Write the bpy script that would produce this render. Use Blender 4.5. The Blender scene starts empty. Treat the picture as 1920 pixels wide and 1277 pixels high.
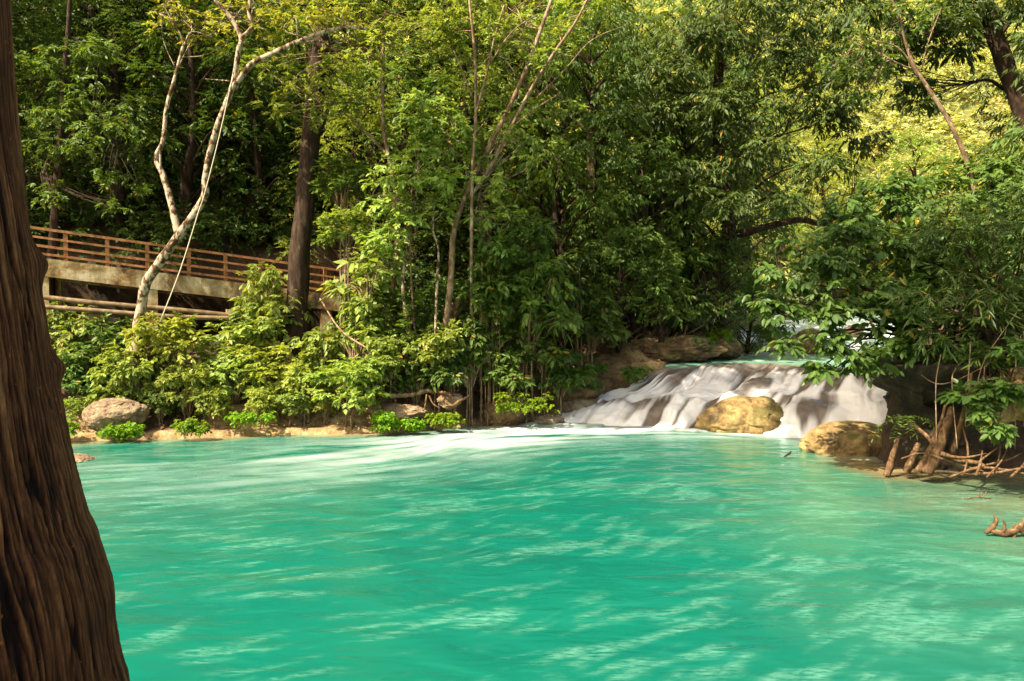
import bpy, math
import numpy as np
from mathutils import Vector
R = math.radians
sc = bpy.context.scene
C = sc.collection

# ---------------------------------------------------------------- camera
CAMZ = 3.2
FPX = 1493.0
PITCH = -0.0325
cam = bpy.data.cameras.new('camera')
cam.sensor_width = 36.0
cam.lens = FPX * 36.0 / 1920.0
cam.clip_start = 0.05
cam.clip_end = 1000.0
camo = bpy.data.objects.new('camera', cam)
C.objects.link(camo)
camo.location = (0, 0, CAMZ)
camo.rotation_euler = (math.pi / 2 + PITCH, 0, 0)
sc.camera = camo

# ---------------------------------------------------------------- light
SUN = Vector((-0.54, -0.37, 0.78)).normalized()
w = bpy.data.worlds.new('World')
sc.world = w
w.use_nodes = True
nt = w.node_tree
sky = nt.nodes.new('ShaderNodeTexSky')
sky.sky_type = 'NISHITA'
sky.sun_disc = False
sky.dust_density = 3.0
sky.sun_elevation = math.asin(SUN.z)
sky.sun_rotation = math.atan2(SUN.x, SUN.y)
bg = nt.nodes['Background']
bg.inputs['Strength'].default_value = 0.15
warm = nt.nodes.new('ShaderNodeMix')          # the photograph is balanced warm
warm.data_type = 'RGBA'; warm.blend_type = 'MULTIPLY'
warm.inputs[0].default_value = 1.0
warm.inputs[7].default_value = (1.12, 1.0, 0.74, 1)
nt.links.new(sky.outputs[0], warm.inputs[6])
nt.links.new(warm.outputs[2], bg.inputs[0])
sl = bpy.data.lights.new('sun', 'SUN')
sl.energy = 5.0
sl.angle = R(0.5)
sl.color = (1.0, 0.90, 0.70)
so = bpy.data.objects.new('sun', sl)
C.objects.link(so)
so.rotation_euler = (-SUN).to_track_quat('-Z', 'Y').to_euler()
so.location = (-20, -10, 40)
sc.view_settings.view_transform = 'Standard'
sc.view_settings.look = 'None'
sc.view_settings.gamma = 1.0
sc.view_settings.exposure = 1.45
sc.render.engine = 'CYCLES'
cy = sc.cycles
cy.max_bounces = 6
cy.diffuse_bounces = 3
cy.glossy_bounces = 2
cy.transmission_bounces = 3
cy.caustics_reflective = False
cy.caustics_refractive = False
cy.sample_clamp_indirect = 6.0
cy.use_denoising = True

# ---------------------------------------------------------------- helpers
def pray(px, py):
    u = (px - 960.0) / FPX
    v = (638.5 - py) / FPX
    return np.array([u, math.cos(PITCH) - v * math.sin(PITCH), math.sin(PITCH) + v * math.cos(PITCH)])

def P(px, py, d):
    r = pray(px, py)
    return np.array([0, 0, CAMZ]) + r * (d / r[1])

def PZ(px, py, z):
    r = pray(px, py)
    return np.array([0, 0, CAMZ]) + r * ((z - CAMZ) / r[2])

def ss(a, b, x):
    t = np.clip((x - a) / (b - a), 0, 1)
    return t * t * (3 - 2 * t)

def _h(ix, iy, iz, seed):
    n = (ix * 73856093) ^ (iy * 19349663) ^ (iz * 83492791) ^ (seed * 2654435)
    n = n & 0x7fffffff
    n = ((n >> 13) ^ n) * 1274126177 & 0x7fffffff
    n = ((n >> 16) ^ n) * 668265263 & 0x7fffffff
    return (n & 0xffff) / 32767.5 - 1.0

def vnoise(p, seed=1):
    p = np.asarray(p, float)
    i = np.floor(p).astype(np.int64)
    f = p - i
    f = f * f * (3 - 2 * f)
    r = 0
    for a in (0, 1):
        wa = f[:, 0] if a else 1 - f[:, 0]
        for b in (0, 1):
            wb = f[:, 1] if b else 1 - f[:, 1]
            for c in (0, 1):
                wc = f[:, 2] if c else 1 - f[:, 2]
                r = r + wa * wb * wc * _h(i[:, 0] + a, i[:, 1] + b, i[:, 2] + c, seed)
    return r

def fbm(p, oct=4, seed=1, gain=0.5):
    p = np.asarray(p, float)
    r = 0
    a = 1.0
    for k in range(oct):
        r = r + a * vnoise(p, seed + k * 17)
        p = p * 2.03
        a *= gain
    return r

def norm(v):
    return v / np.maximum(np.linalg.norm(v, axis=-1, keepdims=True), 1e-9)

class MB:
    def __init__(s):
        s.V = []; s.F = []; s.T = []; s.n = 0
    def add(s, V, F, T=None):
        V = np.asarray(V, float).reshape(-1, 3)
        F = np.asarray(F, np.int64).reshape(-1, 4)
        s.V.append(V); s.F.append(F + s.n)
        s.T.append(np.zeros(len(V)) if T is None else np.broadcast_to(T, (len(V),)))
        s.n += len(V)
        return s
    def mesh(s, name, smooth=True, origin=None):
        V = np.concatenate(s.V); F = np.concatenate(s.F); T = np.concatenate(s.T)
        if origin is not None:
            V = V - np.asarray(origin)
        return qmesh(name, V, F, {'tint': T}, smooth)

def qmesh(name, V, F, attrs=None, smooth=True):
    me = bpy.data.meshes.new(name)
    nv, nf = len(V), len(F)
    me.vertices.add(nv)
    me.vertices.foreach_set('co', np.ascontiguousarray(V, np.float32).ravel())
    me.loops.add(nf * 4)
    me.loops.foreach_set('vertex_index', np.ascontiguousarray(F, np.int32).ravel())
    me.polygons.add(nf)
    me.polygons.foreach_set('loop_start', np.arange(0, nf * 4, 4, dtype=np.int32))
    me.polygons.foreach_set('loop_total', np.full(nf, 4, np.int32))
    me.update(calc_edges=True)
    me.polygons.foreach_set('use_smooth', np.full(nf, bool(smooth)))
    for k, a in (attrs or {}).items():
        at = me.attributes.new(k, 'FLOAT', 'POINT')
        at.data.foreach_set('value', np.ascontiguousarray(a, np.float32))
    me.update()
    return me

def link(name, me, mat=None, parent=None, loc=None):
    o = bpy.data.objects.new(name, me)
    C.objects.link(o)
    if mat is not None:
        if len(me.materials) == 0:
            me.materials.append(mat)
        elif me.materials[0] != mat:
            o.material_slots[0].link = 'OBJECT'
            o.material_slots[0].material = mat
    if parent is not None:
        o.parent = parent
    if loc is not None:
        o.location = loc
    return o

def thing(name, label, cat, loc=(0, 0, 0), group=None):
    o = bpy.data.objects.new(name, None)
    C.objects.link(o)
    o.location = loc
    o.empty_display_size = 0.3
    return tag(o, label, cat, group)

def tag(o, label, cat, group=None):
    o['label'] = label
    o['category'] = cat
    if group:
        o['group'] = group
    return o

def struct(o):
    o['kind'] = 'structure'
    return o

def stuff(o, label, cat):
    o['kind'] = 'stuff'
    return tag(o, label, cat)

def catmull(pts, n=5):
    p = np.asarray(pts, float)
    if len(p) < 3:
        t = np.linspace(0, 1, n + 1)[:, None]
        return p[0] * (1 - t) + p[-1] * t
    q = np.vstack([2 * p[0] - p[1], p, 2 * p[-1] - p[-2]])
    out = []
    for i in range(1, len(q) - 2):
        for t in np.arange(n) / n:
            a, b, c, d = q[i - 1], q[i], q[i + 1], q[i + 2]
            out.append(0.5 * (2 * b + (c - a) * t + (2 * a - 5 * b + 4 * c - d) * t * t + (3 * b - a - 3 * c + d) * t ** 3))
    out.append(p[-1])
    return np.array(out)

def tube(mb, pts, rad, sides=8, n=5, wob=0.0, seed=3, T=None):
    path = catmull(pts, n)
    m = len(path)
    rad = np.interp(np.linspace(0, 1, m), np.linspace(0, 1, len(rad)), rad)
    tan = norm(np.gradient(path, axis=0))
    u = np.zeros_like(path)
    ref = np.array([1.0, 0.2, 0.1]) if abs(tan[0][0]) < 0.8 else np.array([0.1, 1.0, 0.2])
    for i in range(m):
        ref = ref - tan[i] * ref.dot(tan[i])
        ref = ref / max(np.linalg.norm(ref), 1e-9)
        u[i] = ref
    v = np.cross(tan, u)
    th = np.arange(sides) * 2 * math.pi / sides
    ring = u[:, None, :] * np.cos(th)[None, :, None] + v[:, None, :] * np.sin(th)[None, :, None]
    rr = np.broadcast_to(rad[:, None], (m, sides)).copy()
    if wob:
        q = (path[:, None, :] + ring * rad[:, None, None]).reshape(-1, 3)
        sc_ = 1.2 / max(rad.max(), 0.02)
        rr = rr * (1 + wob * fbm(q * sc_ * np.array([1, 1, 0.5]), 3, seed).reshape(m, sides))
    V = path[:, None, :] + ring * rr[:, :, None]
    V = np.concatenate([V.reshape(-1, 3), path[:1], path[-1:]])
    F = []
    for i in range(m - 1):
        for j in range(sides):
            k = (j + 1) % sides
            F.append((i * sides + j, i * sides + k, (i + 1) * sides + k, (i + 1) * sides + j))
    c0, c1 = m * sides, m * sides + 1
    for j in range(0, sides, 2):
        F.append((c0, (j + 2) % sides, j + 1, j))
        b = (m - 1) * sides
        F.append((c1, b + j, b + j + 1, b + (j + 2) % sides))
    mb.add(V, F, T)

def box(mb, c, ax, ay, az):
    """box from centre and three half-axis vectors"""
    c, ax, ay, az = (np.asarray(q, float) for q in (c, ax, ay, az))
    V = [c + sx * ax + sy * ay + sz * az for sz in (-1, 1) for sy in (-1, 1) for sx in (-1, 1)]
    mb.add(V, [(0, 2, 3, 1), (4, 5, 7, 6), (0, 1, 5, 4), (2, 6, 7, 3), (0, 4, 6, 2), (1, 3, 7, 5)])

# leaf specs: L length, W width, n leaves per spray, fwd, spray droop, leaf droop, density (sprays per m2 of clump radius)
SPEC = {
    'broad':  dict(L=0.21, W=0.095, n=9, fwd=0.55, droop=0.25, ld=0.38, dens=66),
    'pinnate': dict(L=0.15, W=0.060, n=15, fwd=0.35, droop=0.45, ld=0.22, dens=60),
    'lance':  dict(L=0.24, W=0.070, n=9, fwd=0.60, droop=0.15, ld=0.65, dens=62),
    'fine':   dict(L=0.135, W=0.062, n=15, fwd=0.40, droop=0.22, ld=0.12, dens=60),
    'shrub':  dict(L=0.18, W=0.090, n=10, fwd=0.50, droop=0.22, ld=0.28, dens=75),
    'bush':   dict(L=0.20, W=0.095, n=9, fwd=0.50, droop=0.22, ld=0.42, dens=80),
    'bamboo': dict(L=0.23, W=0.036, n=9, fwd=0.62, droop=0.20, ld=0.30, dens=105),
    'maiden': dict(L=0.07, W=0.052, n=9, fwd=0.35, droop=0.55, ld=0.25, dens=330),
    'far':    dict(L=0.55, W=0.26, n=8, fwd=0.5, droop=0.2, ld=0.2, dens=9),
    'big':    dict(L=0.36, W=0.19, n=6, fwd=0.45, droop=0.15, ld=0.30, dens=22),
}

def sprays(rng, O, D, S, sp, tint0):
    n = len(O)
    nl = sp['n']
    t = np.linspace(0.15, 1, nl)[None, :, None]
    up = np.array([0, 0, 1.0])
    Pn = O[:, None, :] + D[:, None, :] * S[:, None, None] * t - up * (sp['droop'] * S[:, None, None] * t * t)
    T = norm(D[:, None, :] - up * (2 * sp['droop'] * t) + 0 * Pn)
    side = norm(np.cross(T, up + rng.normal(0, 0.25, (n, 1, 3))))
    sg = np.where(np.arange(nl) % 2 == 0, 1.0, -1.0)[None, :, None]
    fw = np.broadcast_to(np.where(np.arange(nl) == nl - 1, 1.0, sp['fwd'])[None, :, None], (n, nl, 1))
    ax = norm(T * fw + side * sg * (1 - fw) * 1.2 + rng.normal(0, 0.22, (n, nl, 3)) - up * sp['ld'])
    u2 = up + np.array([-0.15, -0.22, 0]) + rng.normal(0, 0.36, (n, nl, 3))
    nr = norm(u2 - ax * (u2 * ax).sum(-1, keepdims=True))
    wv = np.cross(nr, ax)
    k = rng.uniform(0.5, 1.25, (n, nl, 1)) * rng.uniform(0.75, 1.15, (n, 1, 1))
    L = sp['L'] * k
    W = sp['W'] * k * 0.5
    b = Pn
    tip = b + ax * L
    cup = rng.uniform(0.05, 0.45, (n, nl, 1))
    r1 = b + ax * L * 0.30 + wv * W * 0.92 + nr * W * cup
    r2 = b + ax * L * 0.66 + wv * W * 0.80 + nr * W * cup * 0.7
    l1 = b + ax * L * 0.30 - wv * W * 0.92 + nr * W * cup
    l2 = b + ax * L * 0.66 - wv * W * 0.80 + nr * W * cup * 0.7
    V = np.stack([b, r1, r2, tip, l2, l1], axis=2).reshape(-1, 3)
    m = n * nl
    base = (np.arange(m) * 6)[:, None]
    F = np.concatenate([base + np.array([[0, 1, 2, 3]]), base + np.array([[0, 3, 4, 5]])])
    tt = np.clip(tint0[:, None] + rng.normal(0, 0.16, (n, nl)), 0.02, 0.9)
    tt = np.where(rng.random((n, nl)) < 0.012, 0.99, tt)
    return V, F, np.repeat(tt.ravel(), 6)

def foliage(mb, rng, clumps, spec, dens=1.0, flat=0.75, hang=0.0):
    sp = SPEC[spec]
    cl = np.asarray(clumps, float)
    cnt = np.maximum(3, (sp['dens'] * dens * cl[:, 3] ** 2).astype(int))
    idx = np.repeat(np.arange(len(cl)), cnt)
    n = len(idx)
    D = norm(rng.normal(0, 1, (n, 3)) * np.array([1, 1, 0.75]) + np.array([0, 0, 0.15 - hang]))
    r = cl[idx, 3]
    k = rng.uniform(0.15, 0.78, n) ** 0.8
    O = cl[idx, :3] + D * (r * k)[:, None] * np.array([1, 1, flat])
    S = np.clip(r * rng.uniform(0.35, 0.6, n), sp['L'] * 1.3, sp['L'] * 5.5)
    D2 = norm(D * np.array([1, 1, 0.55]) + rng.normal(0, 0.3, (n, 3)))
    t0 = np.clip(0.45 + rng.normal(0, 0.13, len(cl))[idx] + rng.normal(0, 0.10, n), 0.05, 0.85)
    mb.add(*sprays(rng, O, D2, S, sp, t0))
    return mb

def rbox(n):
    """cube sphere unit quads"""
    t = np.tan(np.linspace(-math.pi / 4, math.pi / 4, n + 1))
    a, b = np.meshgrid(t, t, indexing='ij')
    a = a.ravel(); b = b.ravel(); o = np.ones_like(a)
    faces = [np.stack(q, 1) for q in ((o, a, b), (-o, b, a), (a, -o, b), (b, o, a), (a, b, o), (b, a, -o))]
    F = []
    i, j = np.meshgrid(np.arange(n), np.arange(n), indexing='ij')
    i = i.ravel(); j = j.ravel(); m = n + 1
    q = np.stack([i * m + j, (i + 1) * m + j, (i + 1) * m + j + 1, i * m + j + 1], 1)
    V = np.concatenate(faces)
    F = np.concatenate([q + k * m * m for k in range(6)])
    return norm(V), F

def rock_mesh(name, size, seed, amp=0.22, freq=1.3, n=48, fine=0.028):
    V, F = rbox(n)
    d = 1 + amp * fbm(V * freq + seed * 3.1, 4, seed) + fine * fbm(V * 6 + seed, 4, seed + 5)
    d = d - 0.06 * ss(0.14, 0.0, np.abs(fbm(V * 1.7 + seed * 1.7, 3, seed + 9)))
    V = V * d[:, None] * np.asarray(size)
    key = np.round(V, 5)
    _, first, inv = np.unique(key, axis=0, return_index=True, return_inverse=True)
    inv = inv.ravel()
    return qmesh(name, V[first], inv[F], None, True)

# ---------------------------------------------------------------- materials
def newmat(name):
    m = bpy.data.materials.new(name)
    m.use_nodes = True
    t = m.node_tree
    return m, t, t.nodes['Principled BSDF'], t.nodes['Material Output']

def N(t, ty, **kw):
    n = t.nodes.new(ty)
    for k, v in kw.items():
        if k in n.inputs:
            n.inputs[k].default_value = v
        else:
            setattr(n, k, v)
    return n

def ramp(t, stops, fac=None):
    r = t.nodes.new('ShaderNodeValToRGB')
    e = r.color_ramp.elements
    while len(e) < len(stops):
        e.new(0.5)
    for q, (p, c) in zip(e, stops):
        q.position = p
        q.color = (*c, 1) if len(c) == 3 else c
    if fac is not None:
        t.links.new(fac, r.inputs[0])
    return r

def mixc(t, fac, a, b, mode='MIX'):
    m = t.nodes.new('ShaderNodeMix')
    m.data_type = 'RGBA'
    m.blend_type = mode
    for s, v in ((0, fac), (6, a), (7, b)):
        if hasattr(v, 'links'):
            t.links.new(v, m.inputs[s])
        elif isinstance(v, (int, float)):
            m.inputs[s].default_value = v
        else:
            m.inputs[s].default_value = (*v, 1)
    return m.outputs[2]

def leafmat(name, dark, light, yellow=(0.35, 0.24, 0.03), trans=0.35, rough=0.48, spec=0.28):
    m, t, b, out = newmat(name)
    at = N(t, 'ShaderNodeAttribute', attribute_name='tint')
    rp = ramp(t, [(0.0, dark), (0.88, light), (0.95, light), (0.97, yellow)], at.outputs['Fac'])
    oi = N(t, 'ShaderNodeObjectInfo')
    hs = N(t, 'ShaderNodeHueSaturation')
    mr = N(t, 'ShaderNodeMapRange')
    mr.inputs[3].default_value = 0.485; mr.inputs[4].default_value = 0.512
    t.links.new(oi.outputs['Random'], mr.inputs[0])
    t.links.new(mr.outputs[0], hs.inputs['Hue'])
    mv = N(t, 'ShaderNodeMapRange')
    mv.inputs[3].default_value = 0.85; mv.inputs[4].default_value = 1.15
    t.links.new(oi.outputs['Random'], mv.inputs[0])
    t.links.new(mv.outputs[0], hs.inputs['Value'])
    t.links.new(rp.outputs[0], hs.inputs['Color'])
    t.links.new(hs.outputs[0], b.inputs['Base Color'])
    b.inputs['Roughness'].default_value = rough
    b.inputs['Specular IOR Level'].default_value = spec
    tr = N(t, 'ShaderNodeBsdfTranslucent')
    tc = mixc(t, 1.0, hs.outputs[0], (1.5, 1.35, 0.45), 'MULTIPLY')
    t.links.new(tc, tr.inputs[0])
    mx = N(t, 'ShaderNodeMixShader')
    mx.inputs[0].default_value = trans
    t.links.new(b.outputs[0], mx.inputs[1]); t.links.new(tr.outputs[0], mx.inputs[2])
    t.links.new(mx.outputs[0], out.inputs[0])
    return m

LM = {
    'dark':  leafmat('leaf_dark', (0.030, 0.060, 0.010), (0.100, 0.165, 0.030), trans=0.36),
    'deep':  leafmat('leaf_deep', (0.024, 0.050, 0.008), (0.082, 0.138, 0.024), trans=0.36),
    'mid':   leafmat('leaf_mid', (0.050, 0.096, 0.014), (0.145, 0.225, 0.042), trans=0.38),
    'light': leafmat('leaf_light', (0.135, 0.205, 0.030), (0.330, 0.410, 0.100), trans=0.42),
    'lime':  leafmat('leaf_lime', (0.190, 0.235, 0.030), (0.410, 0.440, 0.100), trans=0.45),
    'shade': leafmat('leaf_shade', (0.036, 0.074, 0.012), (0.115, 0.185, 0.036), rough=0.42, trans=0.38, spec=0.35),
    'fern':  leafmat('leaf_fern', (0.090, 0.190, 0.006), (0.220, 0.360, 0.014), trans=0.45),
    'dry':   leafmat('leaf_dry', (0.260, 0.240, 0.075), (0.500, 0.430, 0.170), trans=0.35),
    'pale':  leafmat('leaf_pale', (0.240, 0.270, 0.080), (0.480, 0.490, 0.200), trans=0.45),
}

def coords(t, scale=(1, 1, 1), kind='Object'):
    tc = N(t, 'ShaderNodeTexCoord')
    mp = N(t, 'ShaderNodeMapping')
    mp.inputs['Scale'].default_value = scale
    t.links.new(tc.outputs[kind], mp.inputs[0])
    return mp.outputs[0]

def noise(t, vec, scale, detail=6, rough=0.6, dist=0.0):
    n = N(t, 'ShaderNodeTexNoise')
    n.inputs['Scale'].default_value = scale
    n.inputs['Detail'].default_value = detail
    n.inputs['Roughness'].default_value = rough
    n.inputs['Distortion'].default_value = dist
    t.links.new(vec, n.inputs['Vector'])
    return n.outputs['Fac']

def bump(t, b, h, strength=0.5, dist=0.05):
    bp = N(t, 'ShaderNodeBump')
    bp.inputs['Strength'].default_value = strength
    bp.inputs['Distance'].default_value = dist
    t.links.new(h, bp.inputs['Height'])
    t.links.new(bp.outputs[0], b.inputs['Normal'])

def barkmat(name, stops, scale=(3, 3, 0.8), ns=3.0, rough=0.85, bs=0.6, bd=0.03):
    m, t, b, out = newmat(name)
    v = coords(t, scale)
    f = noise(t, v, ns, 8, 0.65, 0.4)
    r = ramp(t, stops, f)
    t.links.new(r.outputs[0], b.inputs['Base Color'])
    b.inputs['Roughness'].default_value = rough
    b.inputs['Specular IOR Level'].default_value = 0.15
    f2 = noise(t, v, ns * 4, 6, 0.7)
    bump(t, b, f2, bs, bd)
    return m

M = {}
M['bark_pale'] = barkmat('pale_bark', [(0.42, (0.055, 0.028, 0.013)), (0.49, (0.17, 0.10, 0.055)), (0.54, (0.42, 0.33, 0.24)), (0.7, (0.36, 0.27, 0.19))], (2, 2, 1.4), 3.4)
M['bark_dark'] = barkmat('dark_bark', [(0.3, (0.010, 0.006, 0.004)), (0.5, (0.036, 0.021, 0.013)), (0.64, (0.075, 0.045, 0.029)), (0.74, (0.20, 0.16, 0.12))], (4, 4, 1), 2.2)
M['bark_brown'] = barkmat('brown_bark', [(0.3, (0.07, 0.04, 0.022)), (0.5, (0.21, 0.13, 0.075)), (0.62, (0.38, 0.28, 0.18)), (0.75, (0.45, 0.36, 0.26))], (3, 3, 1.2), 2.5)
M['root'] = barkmat('root_bark', [(0.3, (0.035, 0.018, 0.009)), (0.5, (0.13, 0.072, 0.036)), (0.7, (0.27, 0.165, 0.09))], (5, 5, 2), 3.0)
M['wood'] = barkmat('rail_wood', [(0.3, (0.13, 0.050, 0.020)), (0.5, (0.32, 0.135, 0.055)), (0.7, (0.45, 0.22, 0.10))], (3, 3, 3), 2.0, 0.7, 0.3, 0.01)
M['pipe'] = barkmat('old_pipe', [(0.3, (0.045, 0.028, 0.014)), (0.5, (0.16, 0.105, 0.055)), (0.7, (0.27, 0.195, 0.115))], (2, 2, 2), 2.0, 0.6, 0.2, 0.01)

def concrete():
    m, t, b, out = newmat('weathered_concrete')
    v = coords(t)
    f = noise(t, v, 1.1, 9, 0.7, 0.5)
    r = ramp(t, [(0.36, (0.05, 0.032, 0.014)), (0.46, (0.28, 0.16, 0.055)), (0.54, (0.44, 0.33, 0.17)), (0.66, (0.60, 0.52, 0.37))], f)
    v2 = coords(t, (1, 1, 0.25))
    f2 = noise(t, v2, 3.0, 6, 0.7)
    r2 = ramp(t, [(0.38, (0.35, 0.32, 0.26)), (0.58, (1, 1, 1))], f2)
    t.links.new(mixc(t, 0.8, r.outputs[0], r2.outputs[0], 'MULTIPLY'), b.inputs['Base Color'])
    b.inputs['Roughness'].default_value = 0.9
    bump(t, b, noise(t, v, 9, 8, 0.7), 0.5, 0.03)
    return m
M['concrete'] = concrete()

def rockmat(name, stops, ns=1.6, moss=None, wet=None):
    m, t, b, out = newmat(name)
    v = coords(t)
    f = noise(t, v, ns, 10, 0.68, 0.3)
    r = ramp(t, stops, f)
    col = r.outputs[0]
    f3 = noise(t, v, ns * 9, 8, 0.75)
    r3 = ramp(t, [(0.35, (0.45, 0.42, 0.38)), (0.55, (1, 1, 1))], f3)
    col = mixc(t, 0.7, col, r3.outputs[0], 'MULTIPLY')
    if moss:
        g = N(t, 'ShaderNodeNewGeometry')
        sp = N(t, 'ShaderNodeSeparateXYZ')
        t.links.new(g.outputs['Normal'], sp.inputs[0])
        f2 = noise(t, v, 1.3, 5, 0.6)
        ad = N(t, 'ShaderNodeMath', operation='ADD')
        t.links.new(f2, ad.inputs[0]); 
        ml = N(t, 'ShaderNodeMath', operation='MULTIPLY')
        t.links.new(sp.outputs['Z'], ml.inputs[0]); ml.inputs[1].default_value = 0.12
        t.links.new(ml.outputs[0], ad.inputs[1])
        mr = ramp(t, [(0.56, (0, 0, 0)), (0.66, (1, 1, 1))], ad.outputs[0])
        col = mixc(t, mr.outputs[0], col, moss)
    t.links.new(col, b.inputs['Base Color'])
    b.inputs['Roughness'].default_value = 0.8
    h = N(t, 'ShaderNodeMath', operation='ADD')
    t.links.new(f, h.inputs[0]); t.links.new(f3, h.inputs[1])
    bump(t, b, h.outputs[0], 0.9, 0.08)
    return m
M['ochre'] = rockmat('ochre_rock', [(0.36, (0.08, 0.055, 0.02)), (0.46, (0.30, 0.185, 0.065)), (0.56, (0.50, 0.34, 0.13)), (0.7, (0.58, 0.43, 0.21))], 1.4, (0.15, 0.12, 0.03))
M['tan'] = rockmat('tan_rock', [(0.34, (0.08, 0.05, 0.03)), (0.48, (0.28, 0.18, 0.10)), (0.62, (0.46, 0.32, 0.19))])
M['greyrock'] = rockmat('grey_rock', [(0.34, (0.06, 0.045, 0.03)), (0.48, (0.22, 0.16, 0.10)), (0.6, (0.38, 0.29, 0.19))], 1.6)
M['mossrock'] = rockmat('mossy_rock', [(0.34, (0.05, 0.030, 0.014)), (0.5, (0.20, 0.115, 0.050)), (0.65, (0.36, 0.23, 0.11))], 1.8, (0.05, 0.080, 0.008))
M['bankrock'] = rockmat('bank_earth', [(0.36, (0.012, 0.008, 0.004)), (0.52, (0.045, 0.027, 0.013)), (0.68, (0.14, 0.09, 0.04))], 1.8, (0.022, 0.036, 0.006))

def groundmat():
    m, t, b, out = newmat('bank_soil')
    v = coords(t)
    f = noise(t, v, 0.9, 10, 0.7, 0.4)
    soil = ramp(t, [(0.32, (0.020, 0.012, 0.006)), (0.48, (0.065, 0.036, 0.017)), (0.60, (0.13, 0.075, 0.036)), (0.72, (0.07, 0.065, 0.02))], f)
    crust = ramp(t, [(0.35, (0.14, 0.085, 0.035)), (0.5, (0.40, 0.26, 0.11)), (0.65, (0.55, 0.41, 0.22))], noise(t, v, 2.2, 8, 0.7))
    at = N(t, 'ShaderNodeAttribute', attribute_name='shore')
    col = mixc(t, at.outputs['Fac'], soil.outputs[0], crust.outputs[0])
    ga = N(t, 'ShaderNodeAttribute', attribute_name='grass')
    gr = ramp(t, [(0.35, (0.05, 0.07, 0.012)), (0.65, (0.20, 0.20, 0.05))], noise(t, v, 0.5, 8, 0.7))
    col = mixc(t, ga.outputs['Fac'], col, gr.outputs[0])
    f3 = noise(t, v, 14, 8, 0.8)
    r3 = ramp(t, [(0.36, (0.35, 0.3, 0.26)), (0.58, (1.1, 1.1, 1.1))], f3)
    t.links.new(mixc(t, 0.85, col, r3.outputs[0], 'MULTIPLY'), b.inputs['Base Color'])
    b.inputs['Roughness'].default_value = 0.95
    bump(t, b, f3, 0.9, 0.08)
    return m
M['ground'] = groundmat()

# ---------------------------------------------------------------- terrain
WATER = np.array([(-30, 9), (-22, 15), (-14, 18.3), (-11.1, 19.9), (-9, 20.3), (-6.5, 21.1), (-3.7, 21.3), (-0.9, 22.9), (0.6, 23.4),
                  (1.6, 24.6), (3.0, 25.2), (4.8, 25.2), (6.2, 28.5), (8.2, 33.5), (10.3, 37), (15, 45), (24, 58), (45, 80), (60, 80),
                  (30, 52), (20.5, 40), (15.2, 31), (12.0, 24), (11, 21.3), (9.3, 19.8), (8.3, 18.5), (7.9, 16.6), (10.4, 16.1), (14, 15),
                  (18, 11), (24, 2), (24, -8), (10, -8), (6, -2), (2, 4), (-1, 5), (-6, 5.2), (-12, 4), (-30, 2)], float)

def sdist(x, y, poly=WATER):
    """signed distance to the water outline, positive on land"""
    best = np.full(x.shape, 1e9)
    ins = np.zeros(x.shape, bool)
    n = len(poly)
    for i in range(n):
        ax, ay = poly[i]
        bx, by = poly[(i + 1) % n]
        ex, ey = bx - ax, by - ay
        t = np.clip(((x - ax) * ex + (y - ay) * ey) / (ex * ex + ey * ey), 0, 1)
        best = np.minimum(best, np.hypot(x - ax - t * ex, y - ay - t * ey))
        c = ((ay > y) != (by > y)) & (x < (bx - ax) * (y - ay) / ((by - ay) if by != ay else 1e-9) + ax)
        ins ^= c
    return np.where(ins, -best, best)

def river_z(y):
    return 1.55 * ss(24.0, 24.6, y) + 0.42 * ss(33.8, 34.6, y) + 0.45 * ss(37.0, 39.0, y) + 0.40 * ss(40.0, 46.0, y) + 0.02 * np.maximum(y - 46, 0)

def level(x, y):
    return 1.5 * ss(22.8, 25.5, y) * ss(0.5, 4.5, x) + (river_z(y) - 1.55 * ss(24.0, 24.6, y)) * ss(3, 8, x)

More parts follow.
